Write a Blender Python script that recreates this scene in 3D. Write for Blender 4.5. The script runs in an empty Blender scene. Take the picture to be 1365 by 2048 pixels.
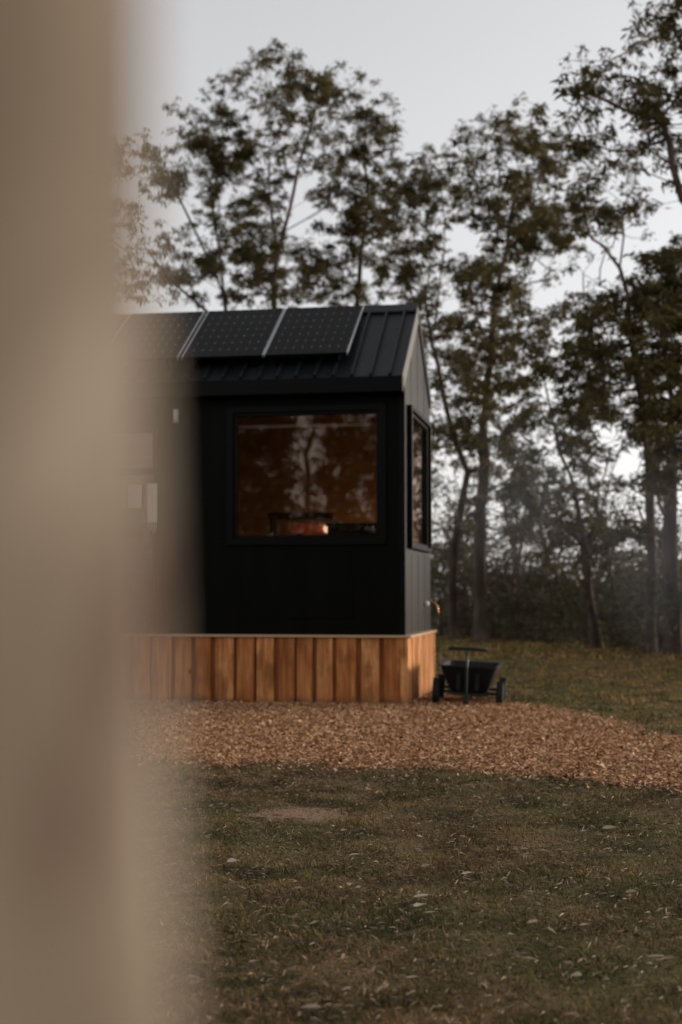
import bpy, math, random
import numpy as np
from mathutils import Vector, Matrix
R = math.radians
rng = np.random.default_rng(11); random.seed(11)
S = bpy.context.scene; COL = S.collection

# ------------------------------------------------------------------ camera
CAM_H, PITCH, FPX = 1.17, R(3.34), 2844.0
cam_d = bpy.data.cameras.new('camera'); cam = bpy.data.objects.new('camera', cam_d); COL.objects.link(cam)
cam.location = (0, 0, CAM_H); cam.rotation_euler = (R(90) + PITCH, 0, 0)
cam_d.sensor_fit = 'VERTICAL'; cam_d.sensor_height = 36; cam_d.sensor_width = 24; cam_d.lens = 50
cam_d.clip_start = 0.02; cam_d.clip_end = 2000
cam_d.dof.use_dof = True; cam_d.dof.focus_distance = 6.6; cam_d.dof.aperture_fstop = 2.3
S.camera = cam
# ------------------------------------------------------------------ sky, sun, exposure
SUN_EL, SUN_AZ = R(8), R(66)          # azimuth clockwise from +Y (the way the camera looks)
W = bpy.data.worlds.new('World'); S.world = W; W.use_nodes = True
wn, wl = W.node_tree.nodes, W.node_tree.links; wn.clear()
sky = wn.new('ShaderNodeTexSky'); sky.sky_type = 'NISHITA'; sky.sun_disc = False
sky.sun_elevation = SUN_EL; sky.sun_rotation = SUN_AZ; sky.air_density = 1.0; sky.dust_density = 1.6; sky.ozone_density = 1.0
hs = wn.new('ShaderNodeHueSaturation'); hs.inputs['Saturation'].default_value = 0.10
bg = wn.new('ShaderNodeBackground'); bg.inputs['Strength'].default_value = 0.12
wo = wn.new('ShaderNodeOutputWorld')
gm = wn.new('ShaderNodeGamma'); gm.inputs[1].default_value = .75
wl.new(sky.outputs[0], gm.inputs[0]); wl.new(gm.outputs[0], hs.inputs['Color']); tn_ = wn.new('ShaderNodeMix'); tn_.data_type = 'RGBA'; tn_.blend_type = 'MULTIPLY'; tn_.inputs[0].default_value = 1; tn_.inputs[7].default_value = (1.004, .993, 1.002, 1)
wl.new(hs.outputs[0], tn_.inputs[6]); wl.new(tn_.outputs[2], bg.inputs[0]); wl.new(bg.outputs[0], wo.inputs[0])
sd = bpy.data.lights.new('sun', 'SUN'); sd.energy = 0.85; sd.angle = R(12); sd.color = (1.0, 0.80, 0.60)
sun = bpy.data.objects.new('sun', sd); COL.objects.link(sun)
sdir = Vector((math.sin(SUN_AZ) * math.cos(SUN_EL), math.cos(SUN_AZ) * math.cos(SUN_EL), math.sin(SUN_EL)))
sun.rotation_euler = sdir.to_track_quat('Z', 'Y').to_euler(); sun.location = (30, 0, 20)
S.view_settings.view_transform = 'Standard'; S.view_settings.look = 'None'
S.view_settings.exposure = 1.60; S.view_settings.gamma = 1
S.render.engine = 'CYCLES'

# ------------------------------------------------------------------ helpers
def P(px, py, d):
    """a point of the place seen at (px,py) of the 1365x2048 photograph, d metres out"""
    x = (px - 682.5) / FPX; y = (1024 - py) / FPX
    Y = math.cos(PITCH) - y * math.sin(PITCH); Z = math.sin(PITCH) + y * math.cos(PITCH)
    k = d / Y
    return Vector((x * k, d, CAM_H + Z * k))
def G(px, py):
    x = (px - 682.5) / FPX; y = (1024 - py) / FPX
    Y = math.cos(PITCH) - y * math.sin(PITCH); Z = math.sin(PITCH) + y * math.cos(PITCH)
    k = -CAM_H / Z
    return Vector((x * k, Y * k, 0))

def tag(o, label=None, cat=None, group=None, kind=None):
    if label: o['label'] = label
    if cat: o['category'] = cat
    if group: o['group'] = group
    if kind: o['kind'] = kind
    return o
def empty(name, loc=(0, 0, 0), rz=0, label=None, cat=None, group=None):
    o = bpy.data.objects.new(name, None); COL.objects.link(o)
    o.location = loc; o.rotation_euler = (0, 0, rz); o.empty_display_size = 0.2
    return tag(o, label, cat, group)

class MB:
    def __init__(s): s.v = []; s.f = []; s.t = []; s.m = []; s.sm = []
    def add(s, vs, fs, tone=0.5, mi=0, smooth=False):
        b = len(s.v); s.v += [tuple(v) for v in vs]
        for f in fs: s.f.append(tuple(b + i for i in f)); s.t.append(tone); s.m.append(mi); s.sm.append(smooth)
    def box(s, x0, x1, y0, y1, z0, z1, tone=0.5, mi=0, M=None):
        vs = [(x, y, z) for x in (x0, x1) for y in (y0, y1) for z in (z0, z1)]
        if M is not None: vs = [M @ Vector(v) for v in vs]
        s.add(vs, [(0, 1, 3, 2), (4, 6, 7, 5), (0, 4, 5, 1), (2, 3, 7, 6), (0, 2, 6, 4), (1, 5, 7, 3)], tone, mi)
    def prism(s, poly, axis, a, b, tone=0.5, mi=0):
        """poly: 2-D points; extruded along axis ('x' or 'y' or 'z') from a to b"""
        def mk(p, q): return {'x': (q, p[0], p[1]), 'y': (p[0], q, p[1]), 'z': (p[0], p[1], q)}[axis]
        n = len(poly); vs = [mk(p, a) for p in poly] + [mk(p, b) for p in poly]
        fs = [tuple(range(n))[::-1], tuple(range(n, 2 * n))] + [(i, (i + 1) % n, n + (i + 1) % n, n + i) for i in range(n)]
        s.add(vs, fs, tone, mi)
    def tube(s, pts, rads, n=8, tone=0.5, mi=0, cap=True):
        pts = [Vector(p) for p in pts]
        if not hasattr(rads, '__len__'): rads = [rads] * len(pts)
        rings = []; up = Vector((0.31, 0.17, 0.93))
        for i, p in enumerate(pts):
            d = (pts[min(i + 1, len(pts) - 1)] - pts[max(i - 1, 0)])
            d = d.normalized() if d.length > 1e-9 else Vector((0, 0, 1))
            u = d.cross(up); u = u.normalized() if u.length > 0.05 else d.cross(Vector((1, 0, 0))).normalized()
            w = d.cross(u)
            rings.append([p + (u * math.cos(2 * math.pi * k / n) + w * math.sin(2 * math.pi * k / n)) * rads[i] for k in range(n)])
        vs = [v for r in rings for v in r]; fs = []
        for i in range(len(pts) - 1):
            for k in range(n):
                fs.append((i * n + k, i * n + (k + 1) % n, (i + 1) * n + (k + 1) % n, (i + 1) * n + k))
        if cap: fs += [tuple(range(n))[::-1], tuple((len(pts) - 1) * n + k for k in range(n))]
        s.add(vs, fs, tone, mi, True)
    def lathe(s, prof, M=None, n=20, tone=0.5, mi=0):
        vs = []
        for (r, z) in prof:
            for k in range(n):
                v = Vector((r * math.cos(2 * math.pi * k / n), r * math.sin(2 * math.pi * k / n), z))
                vs.append(M @ v if M is not None else v)
        fs = [(i * n + k, i * n + (k + 1) % n, (i + 1) * n + (k + 1) % n, (i + 1) * n + k) for i in range(len(prof) - 1) for k in range(n)]
        fs += [tuple(range(n))[::-1], tuple((len(prof) - 1) * n + k for k in range(n))]
        s.add(vs, fs, tone, mi, True)
    def build(s, name, mats, parent=None, bevel=0):
        me = bpy.data.meshes.new(name); me.from_pydata(s.v, [], s.f)
        if not isinstance(mats, (list, tuple)): mats = [mats]
        for m in mats: me.materials.append(m)
        me.polygons.foreach_set('material_index', s.m); me.polygons.foreach_set('use_smooth', s.sm)
        a = me.attributes.new('tone', 'FLOAT', 'FACE'); a.data.foreach_set('value', s.t)
        me.update()
        o = bpy.data.objects.new(name, me); COL.objects.link(o)
        if parent: o.parent = parent
        if bevel:
            b = o.modifiers.new('bevel', 'BEVEL'); b.width = bevel; b.segments = 2; b.limit_method = 'ANGLE'
        return o

def np_mesh(name, verts, k, mat, tones, parent=None):
    """verts (n,k,3): n separate k-gons, each with a tone"""
    n = len(verts); me = bpy.data.meshes.new(name)
    me.vertices.add(n * k); me.vertices.foreach_set('co', verts.astype(np.float32).ravel())
    me.loops.add(n * k); me.loops.foreach_set('vertex_index', np.arange(n * k, dtype=np.int32))
    me.polygons.add(n); me.polygons.foreach_set('loop_start', np.arange(0, n * k, k, dtype=np.int32))
    me.polygons.foreach_set('loop_total', np.full(n, k, dtype=np.int32))
    a = me.attributes.new('tone', 'FLOAT', 'FACE'); a.data.foreach_set('value', tones.astype(np.float32))
    me.materials.append(mat); me.update(calc_edges=True)
    o = bpy.data.objects.new(name, me); COL.objects.link(o)
    if parent: o.parent = parent
    return o

def mat(name, col=(.5, .5, .5), rough=.7, metal=0, spec=.5):
    m = bpy.data.materials.new(name); m.use_nodes = True
    b = m.node_tree.nodes['Principled BSDF']
    b.inputs['Base Color'].default_value = (*col, 1); b.inputs['Roughness'].default_value = rough
    b.inputs['Metallic'].default_value = metal; b.inputs['Specular IOR Level'].default_value = spec
    return m, m.node_tree.nodes, m.node_tree.links, b
def noise(n, l, scale, detail=4, coord='Object', sc=(1, 1, 1), rough=.55, vec=None):
    if vec is None:
        tc = n.new('ShaderNodeTexCoord'); vec = tc.outputs[coord]
    mp = n.new('ShaderNodeMapping'); mp.inputs['Scale'].default_value = sc
    l.new(vec, mp.inputs['Vector'])
    t = n.new('ShaderNodeTexNoise'); t.inputs['Scale'].default_value = scale; t.inputs['Detail'].default_value = detail
    t.inputs['Roughness'].default_value = rough
    l.new(mp.outputs[0], t.inputs['Vector']); return t.outputs['Fac']
def ramp(n, l, fac, stops):
    r = n.new('ShaderNodeValToRGB'); e = r.color_ramp.elements
    while len(e) < len(stops): e.new(0.5)
    for i, (p, c) in enumerate(stops): e[i].position = p; e[i].color = (*c, 1)
    l.new(fac, r.inputs[0]); return r.outputs[0]
def mixc(n, l, fac, a, b, mode='MIX'):
    m = n.new('ShaderNodeMix'); m.data_type = 'RGBA'; m.blend_type = mode
    if isinstance(fac, (int, float)): m.inputs[0].default_value = fac
    else: l.new(fac, m.inputs[0])
    for i, v in ((6, a), (7, b)):
        if isinstance(v, tuple): m.inputs[i].default_value = (*v, 1)
        else: l.new(v, m.inputs[i])
    return m.outputs[2]
def mth(n, l, op, a, b=0.0, clamp=False):
    m = n.new('ShaderNodeMath'); m.operation = op; m.use_clamp = clamp
    for i, v in ((0, a), (1, b)):
        if isinstance(v, (int, float)): m.inputs[i].default_value = v
        else: l.new(v, m.inputs[i])
    return m.outputs[0]
def bump(n, l, b, h, dist=.01, strength=.5):
    x = n.new('ShaderNodeBump'); x.inputs['Distance'].default_value = dist; x.inputs['Strength'].default_value = strength
    l.new(h, x.inputs['Height']); l.new(x.outputs[0], b.inputs['Normal'])
def tone(n):
    a = n.new('ShaderNodeAttribute'); a.attribute_name = 'tone'; return a.outputs['Fac']

# ------------------------------------------------------------------ materials
def m_ground_colour(n, l):
    """the turf's own patchy colour in place coordinates, shared by soil sheet and blades"""
    geo = n.new('ShaderNodeNewGeometry'); pos = geo.outputs['Position']
    big = noise(n, l, .55, 3, sc=(1, .75, 0), vec=pos); mid = noise(n, l, 2.6, 4, sc=(1, .8, 0), vec=pos)
    green = ramp(n, l, mid, [(.3, (.050, .048, .017)), (.5, (.118, .105, .038)), (.72, (.19, .155, .062))])
    dry = ramp(n, l, mid, [(.28, (.062, .042, .019)), (.5, (.155, .108, .050)), (.75, (.26, .185, .095))])
    f = ramp(n, l, big, [(.40, (0, 0, 0)), (.56, (1, 1, 1))])
    c = mixc(n, l, f, green, dry)
    tuft = noise(n, l, 1.7, 4, sc=(1.0, .9, 0), vec=pos, rough=.75)     # darker, lusher tufts
    c = mixc(n, l, ramp(n, l, tuft, [(.50, (0, 0, 0)), (.63, (.85, .85, .85))]), c, (.036, .042, .014))
    straw = noise(n, l, 4.2, 5, sc=(.6, 1.2, 0), vec=pos, rough=.7)
    c = mixc(n, l, ramp(n, l, straw, [(.54, (0, 0, 0)), (.68, (.7, .7, .7))]), c, (.27, .19, .095))
    return pos, c

m_soil, n, l, b = mat('turf_soil', rough=.95, spec=.15)
pos, c = m_ground_colour(n, l)
fine = noise(n, l, 45, 5, sc=(1, 1, 0), vec=pos)
c = mixc(n, l, 1.0, c, ramp(n, l, fine, [(.3, (.34, .32, .30)), (.7, (1.25, 1.2, 1.1))]), 'MULTIPLY')
# bare earth patch
sp = n.new('ShaderNodeSeparateXYZ'); l.new(pos, sp.inputs[0])
def ell(cx, cy, rx, ry, wob=.5):
    dx = mth(n, l, 'DIVIDE', mth(n, l, 'SUBTRACT', sp.outputs[0], cx), rx); dy = mth(n, l, 'DIVIDE', mth(n, l, 'SUBTRACT', sp.outputs[1], cy), ry)
    d = mth(n, l, 'ADD', mth(n, l, 'MULTIPLY', dx, dx), mth(n, l, 'MULTIPLY', dy, dy))
    nz = noise(n, l, 5, 4, sc=(1, 1, 0), vec=pos)
    d = mth(n, l, 'ADD', d, mth(n, l, 'MULTIPLY', mth(n, l, 'SUBTRACT', nz, .5), 2 * wob * 2))
    return ramp(n, l, d, [(.45, (1, 1, 1)), (1.0, (0, 0, 0))])
c = mixc(n, l, ell(-.2, 7.68, .30, .30, 1.1), c, (.27, .175, .11))
l.new(c, b.inputs['Base Color']); bump(n, l, b, fine, .02, .9)

m_blade, n, l, b = mat('turf_blades', rough=.8, spec=.15)
pos, c = m_ground_colour(n, l)
sy_ = n.new('ShaderNodeSeparateXYZ'); l.new(pos, sy_.inputs[0])   # blades further out painted paler to offset their side-on shading
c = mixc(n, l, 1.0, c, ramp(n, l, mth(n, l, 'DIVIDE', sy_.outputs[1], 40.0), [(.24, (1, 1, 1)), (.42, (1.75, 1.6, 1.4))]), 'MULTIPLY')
c = mixc(n, l, 1.0, c, ramp(n, l, tone(n), [(0, (.55, .6, .5)), (.5, (1.2, 1.2, 1.1)), (.75, (2.2, 1.8, 1.5)), (1, (4.2, 3.3, 2.8))]), 'MULTIPLY')
l.new(c, b.inputs['Base Color'])

m_chip, n, l, b = mat('wood_chip', rough=.85, spec=.2)
c = ramp(n, l, tone(n), [(0, (.08, .030, .012)), (.3, (.30, .142, .060)), (.62, (.62, .350, .175)), (1, (.92, .64, .42))])
l.new(c, b.inputs['Base Color'])
m_bed, n, l, b = mat('chip_bed', rough=.95, spec=.1)
geo = n.new('ShaderNodeNewGeometry')
f = noise(n, l, 30, 5, vec=geo.outputs['Position'])
l.new(ramp(n, l, f, [(.3, (.10, .045, .02)), (.7, (.34, .17, .08))]), b.inputs['Base Color']); bump(n, l, b, f, .03, 1)

m_litter, n, l, b = mat('dead_leaf', rough=.6, spec=.3)
l.new(ramp(n, l, tone(n), [(0, (.10, .055, .03)), (.4, (.24, .15, .09)), (.7, (.33, .25, .17)), (1, (.48, .41, .33))]), b.inputs['Base Color'])

def leaf_mat(name, lo, mid, hi):
    m, n, l, b = mat(name, rough=.65, spec=.14)
    c = ramp(n, l, tone(n), [(0, lo), (.5, mid), (1, hi)]); l.new(c, b.inputs['Base Color'])
    tr = n.new('ShaderNodeBsdfTranslucent'); l.new(c, tr.inputs[0])
    mx = n.new('ShaderNodeMixShader'); mx.inputs[0].default_value = .35
    l.new(b.outputs[0], mx.inputs[1]); l.new(tr.outputs[0], mx.inputs[2]); l.new(mx.outputs[0], n['Material Output'].inputs[0])
    return m
m_leaf = leaf_mat('gum_leaf', (.036, .030, .009), (.088, .073, .024), (.18, .140, .056))
m_leaf2 = leaf_mat('scrub_leaf', (.042, .041, .023), (.080, .076, .043), (.16, .146, .095))
def bark_mat(name, a, bcol, c2):
    m, n, l, b = mat(name, rough=.85, spec=.2)
    f = noise(n, l, 3.0, 5, sc=(1, 1, .35)); l.new(ramp(n, l, f, [(.35, a), (.5, bcol), (.68, c2)]), b.inputs['Base Color'])
    return m
m_bark = bark_mat('gum_bark', (.045, .032, .024), (.075, .055, .042), (.15, .11, .085))
m_bark_pale = bark_mat('pale_bark', (.10, .07, .055), (.17, .125, .10), (.27, .20, .165))

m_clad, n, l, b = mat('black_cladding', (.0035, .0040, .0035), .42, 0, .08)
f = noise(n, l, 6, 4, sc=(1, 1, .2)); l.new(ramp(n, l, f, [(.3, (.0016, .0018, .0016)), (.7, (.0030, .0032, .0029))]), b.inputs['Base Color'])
m_clad_lit, n, l, b = mat('black_cladding_lit', (.03, .027, .023), .42, 0, .28)  # same black cladding, lightened to paint in the grazing sky reflection
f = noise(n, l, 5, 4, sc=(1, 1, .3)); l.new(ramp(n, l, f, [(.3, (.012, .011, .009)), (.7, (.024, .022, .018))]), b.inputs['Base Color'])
m_black = mat('black_metal', (.0025, .0025, .0025), .4, 0, .12)[0]
m_roof, n, l, b = mat('roof_steel', (.020, .023, .027), .45, 0.0, .22)
f = noise(n, l, 4, 5, sc=(1, .3, 1)); l.new(ramp(n, l, f, [(.3, (.009, .010, .011)), (.7, (.018, .020, .022))]), b.inputs['Base Color'])
m_verge = mat('verge_steel', (.17, .165, .155), .38, .5)[0]
m_alu = mat('aluminium', (.62, .62, .64), .35, .8)[0]
m_white = mat('white_paint', (.86, .85, .82), .5)[0]
m_off = mat('pale_cloth', (.62, .58, .52), .9)[0]

m_cell, n, l, b = mat('solar_cell', (.003, .003, .004), .35, 0, .05)
tc = n.new('ShaderNodeTexCoord'); sp = n.new('ShaderNodeSeparateXYZ'); l.new(tc.outputs['Object'], sp.inputs[0])
def grid(axis, step, w):
    v = mth(n, l, 'FRACT', mth(n, l, 'DIVIDE', sp.outputs[axis], step)); d = mth(n, l, 'ABSOLUTE', mth(n, l, 'SUBTRACT', v, .5))
    return d   # 0.5 on a line
gx = grid(0, .1005, 0); gy = grid(1, .1867, 0)
ln = mth(n, l, 'MAXIMUM', mth(n, l, 'GREATER_THAN', gx, .484), mth(n, l, 'GREATER_THAN', gy, .490))
dm = mth(n, l, 'GREATER_THAN', mth(n, l, 'ADD', gx, gy), .925)
c = mixc(n, l, ln, (.0012, .0012, .0015), (.030, .035, .036)); c = mixc(n, l, dm, c, (.30, .30, .30))
l.new(c, b.inputs['Base Color'])

m_timber, n, l, b = mat('skirt_timber', rough=.75, spec=.25)
tc = n.new('ShaderNodeTexCoord'); ob = tc.outputs['Object']
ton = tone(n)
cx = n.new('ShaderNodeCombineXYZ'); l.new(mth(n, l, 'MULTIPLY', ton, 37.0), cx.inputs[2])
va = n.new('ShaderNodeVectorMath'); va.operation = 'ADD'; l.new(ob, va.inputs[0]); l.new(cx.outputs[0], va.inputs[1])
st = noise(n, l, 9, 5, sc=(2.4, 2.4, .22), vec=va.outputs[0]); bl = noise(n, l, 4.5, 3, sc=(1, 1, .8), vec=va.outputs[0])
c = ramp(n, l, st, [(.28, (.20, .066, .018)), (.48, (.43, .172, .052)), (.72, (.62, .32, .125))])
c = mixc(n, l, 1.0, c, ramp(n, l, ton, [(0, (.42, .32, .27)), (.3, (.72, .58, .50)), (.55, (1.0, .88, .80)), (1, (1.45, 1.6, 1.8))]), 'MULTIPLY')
c = mixc(n, l, ramp(n, l, bl, [(.52, (0, 0, 0)), (.68, (.6, .6, .6))]), c, (.22, .080, .026))
vo = n.new('ShaderNodeTexVoronoi'); vo.inputs['Scale'].default_value = 3.6
mp = n.new('ShaderNodeMapping'); mp.inputs['Scale'].default_value = (1, 1, .8); l.new(va.outputs[0], mp.inputs[0]); l.new(mp.outputs[0], vo.inputs['Vector'])
c = mixc(n, l, ramp(n, l, vo.outputs['Distance'], [(.05, (.85, .85, .85)), (.11, (0, 0, 0))]), c, (.06, .022, .01))
sz_ = n.new('ShaderNodeSeparateXYZ'); l.new(ob, sz_.inputs[0])      # mud splashed on the foot of the boards
mud = mth(n, l, 'ADD', sz_.outputs[2], mth(n, l, 'MULTIPLY', mth(n, l, 'SUBTRACT', noise(n, l, 7, 5), .5), .22))
c = mixc(n, l, ramp(n, l, mud, [(.02, (.7, .7, .7)), (.10, (0, 0, 0))]), c, (.13, .062, .03))
l.new(c, b.inputs['Base Color']); bump(n, l, b, st, .004, .6)
m_cap = mat('cap_timber', (.50, .33, .20), .7)[0]

m_ply, n, l, b = mat('interior_plywood', rough=.6)
f = noise(n, l, 3, 5, sc=(.5, 1, 3)); l.new(ramp(n, l, f, [(.3, (.30, .15, .055)), (.7, (.48, .27, .11))]), b.inputs['Base Color'])
m_glass = bpy.data.materials.new('window_glass'); m_glass.use_nodes = True
n, l = m_glass.node_tree.nodes, m_glass.node_tree.links; n.clear()
tr = n.new('ShaderNodeBsdfTransparent'); tr.inputs[0].default_value = (.62, .56, .50, 1)
gl = n.new('ShaderNodeBsdfGlossy'); gl.inputs['Roughness'].default_value = .015; gl.inputs[0].default_value = (.85, .68, .56, 1)
fr = n.new('ShaderNodeFresnel'); fr.inputs[0].default_value = 2.0
mx = n.new('ShaderNodeMixShader'); oo = n.new('ShaderNodeOutputMaterial')
l.new(fr.outputs[0], mx.inputs[0]); l.new(tr.outputs[0], mx.inputs[1]); l.new(gl.outputs[0], mx.inputs[2]); l.new(mx.outputs[0], oo.inputs[0])
def glow(name, col, s):
    m, n, l, b = mat(name, col); b.inputs['Emission Color'].default_value = (*col, 1); b.inputs['Emission Strength'].default_value = s; return m
m_bulb = glow('lamp_bulb', (1, .70, .48), .55); m_shade = glow('lamp_shade', (.7, .12, .03), .035)
m_brass = mat('brass', (.42, .22, .10), .35, .8)[0]
m_hose = mat('hose_rubber', (.02, .035, .02), .5)[0]
m_tub = mat('cart_plastic', (.009, .010, .012), .5, 0, .25)[0]
m_green = mat('cart_green_steel', (.006, .022, .012), .4)[0]
m_tyre = mat('cart_rubber', (.008, .008, .008), .8)[0]

# ------------------------------------------------------------------ ground
g = MB(); g.add([(-300, -300, 0), (300, -300, 0), (300, 300, 0), (-300, 300, 0)], [(0, 1, 2, 3)])
tag(g.build('ground', m_soil), kind='structure')
# outline of the wood chip path in front of and beside the cabin (place coordinates)
near = [G(-200, 1545), G(120, 1532), G(360, 1522), G(450, 1538), G(520, 1528), G(700, 1542), G(860, 1540), G(1000, 1552), G(1130, 1560), G(1250, 1572), G(1365, 1586), G(1500, 1598), G(1750, 1612)]
far = [G(1800, 1500), G(1500, 1484), G(1365, 1478), G(1290, 1474), G(1235, 1452), G(1160, 1428), G(1080, 1414), G(1000, 1404), G(940, 1392)]
far += [Vector((1.15, 17.8, 0)), Vector((-6.5, 19.2, 0)), Vector((-6.8, 16.2, 0))]
out = [Vector(p) for p in near + far]
poly = np.array([(p.x, p.y) for p in out])
def inside(x, y):
    r = np.zeros(len(x), bool); n_ = len(poly); j = n_ - 1
    for i in range(n_):
        xi, yi = poly[i]; xj, yj = poly[j]
        cnd = ((yi > y) != (yj > y)) & (x < (xj - xi) * (y - yi) / (yj - yi + 1e-12) + xi); r ^= cnd; j = i
    return r
def wob(x, y):  # small irregularity of the edges
    return (np.sin(x * 3.1 + y * 1.7) * .10 + np.sin(x * 7.3 - y * 4.1 + 1) * .06 + np.sin(x * 17 + y * 9) * .03)
# bed sheet: fine outline, wobbling
bp = []
for i in range(len(poly)):
    a_, b_ = poly[i], poly[(i + 1) % len(poly)]
    for k in range(8): bp.append(a_ + (b_ - a_) * k / 8)
cen = poly.mean(0); bp2 = []
for q in bp:
    w = float(wob(np.array(q[0]), np.array(q[1]))); d_ = cen - q; d_ = d_ / np.linalg.norm(d_); bp2.append((q[0] + d_[0] * (.16 + w), q[1] + d_[1] * (.16 + w), .004))
g = MB(); g.add(bp2, [tuple(range(len(bp2)))]); tag(g.build('wood_chip_path', m_bed), kind='structure')

def quads(cx, cy, cz, ln, wd, yaw, tilt, roll):
    """flat lozenge/rect chips centred at c"""
    a = np.stack([np.cos(yaw) * np.cos(tilt), np.sin(yaw) * np.cos(tilt), np.sin(tilt)], -1)
    s_ = np.stack([-np.sin(yaw), np.cos(yaw), np.zeros_like(yaw)], -1)
    nn = np.cross(a, s_); s_ = s_ * np.cos(roll)[:, None] + nn * np.sin(roll)[:, None]
    return np.stack([cx, cy, cz], -1), a * ln[:, None] * .5, s_ * wd[:, None] * .5
N = 850000
x = rng.uniform(-6.5, 9, N); y = rng.uniform(7.2, 18.5, N)
keep = inside(x + wob(x, y) * .9 + rng.normal(0, .10, N), y + wob(y, x) * .9 + rng.normal(0, .17, N)) & (np.abs(x) < y * .30 + 1.2)
x, y = x[keep], y[keep]
M_ = len(x); ln = rng.gamma(2.6, .0058, M_) + .007; wd = ln * rng.uniform(.25, .6, M_)
c_, a_, s_ = quads(x, y, rng.uniform(.008, .032, M_), ln, wd, rng.uniform(0, 6.28, M_), rng.normal(0, .35, M_), rng.normal(0, .4, M_))
j = rng.uniform(.6, 1.1, (M_, 4, 1))
v = np.stack([c_ - a_ * j[:, 0] - s_ * j[:, 1], c_ + a_ * j[:, 1] - s_ * j[:, 2], c_ + a_ * j[:, 3] + s_ * j[:, 0], c_ - a_ * j[:, 2] + s_ * j[:, 3]], 1)
tag(np_mesh('wood_chips', v, 4, m_chip, rng.beta(2.2, 2.2, M_)), 'loose orange brown wood chips strewn in front of the black cabin', 'wood chips', kind='stuff')

# turf
def blades(N, y0, y1, h, w, side):
    y = y0 + (y1 - y0) * rng.random(N) ** 1.0; x = rng.uniform(-1, 1, N) * (y * side + 1.3)
    k = ~inside(x + wob(x, y) + rng.normal(0, .06, N), y + wob(y, x) + rng.normal(0, .14, N))
    k &= ~(((x + .2) / .30) ** 2 + ((y - 7.68) / .34) ** 2 < rng.uniform(.0, 1.3, N))
    # bald spots and tussocks
    p = .5 + .5 * np.sin(x * 5.3 + np.sin(y * 3.7) * 1.6) * np.sin(y * 6.1 + np.sin(x * 4.9) * 1.4)
    k &= rng.random(N) < (.45 + .55 * p)
    x, y, p = x[k], y[k], p[k]; n_ = len(x)
    H = h * rng.uniform(.4, 1.25, n_) * (.55 + .7 * p); yaw = rng.uniform(0, 6.28, n_); lean = rng.uniform(.5, 1.62, n_)
    dx, dy = np.cos(yaw), np.sin(yaw); W_ = w * rng.uniform(.6, 1.4, n_)
    z0 = np.zeros(n_)
    A = np.stack([x - dy * W_ / 2, y + dx * W_ / 2, z0], -1); B = np.stack([x + dy * W_ / 2, y - dx * W_ / 2, z0], -1)
    T = np.stack([x + dx * H * np.sin(lean), y + dy * H * np.sin(lean), H * np.cos(lean).clip(.12, 1) + .002], -1)
    return np.stack([A, B, T], 1), rng.beta(1.6, 2.6, n_)
v1, t1 = blades(420000, 3.0, 9.9, .028, .0042, .27)
v2, t2 = blades(200000, 10, 26, .045, .014, .30)
v3, t3 = blades(90000, 26, 44, .08, .035, .34)
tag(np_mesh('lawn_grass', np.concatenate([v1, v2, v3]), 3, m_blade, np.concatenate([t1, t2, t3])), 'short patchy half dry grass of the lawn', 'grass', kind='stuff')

# leaf litter: countless dead leaves and stalks
def leafquad(x, y, z, L, Wd, yaw, tilt, roll):
    c_, a_, s_ = quads(x, y, z, L, Wd, yaw, tilt, roll)
    up = np.zeros_like(c_); up[:, 2] = L * .10
    return np.stack([c_ - a_, c_ - a_ * .15 - s_ + up, c_ + a_, c_ + a_ * .05 + s_ + up * .3], 1)
N = 1100; y = rng.uniform(3.3, 9.6, N); x = rng.uniform(-1, 1, N) * (y * .27 + .8)
L = rng.uniform(.015, .06, N)
v = leafquad(x, y, rng.uniform(.008, .03, N), L, L * rng.uniform(.18, .35, N), rng.uniform(0, 6.28, N), rng.normal(0, .2, N), rng.normal(0, .4, N))
N2 = 34000; y = rng.uniform(3.2, 10, N2); x = rng.uniform(-1, 1, N2) * (y * .27 + .8); L2 = rng.uniform(.015, .05, N2)
vs2 = leafquad(x, y, rng.uniform(.008, .035, N2), L2, np.full(N2, .0022), rng.uniform(0, 6.28, N2), rng.normal(0, .25, N2), rng.normal(0, .3, N2))
N3 = 900; x = rng.uniform(-3, 4, N3); y = 9.3 - np.abs(rng.normal(0, .55, N3)) - .25 * x.clip(0, 5); L3 = rng.uniform(.03, .06, N3)
v3_ = leafquad(x, y, rng.uniform(.008, .03, N3), L3, L3 * .35, rng.uniform(0, 6.28, N3), rng.normal(0, .2, N3), rng.normal(0, .4, N3))
tag(np_mesh('leaf_litter', np.concatenate([v, vs2, v3_]), 4, m_litter, np.concatenate([rng.beta(1.5, 3.2, N), rng.beta(1.5, 3.8, N2), rng.beta(1.0, 4, N3)])),
    'dead leaves and dry stalks scattered over the lawn', 'leaf litter', kind='stuff')

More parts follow.
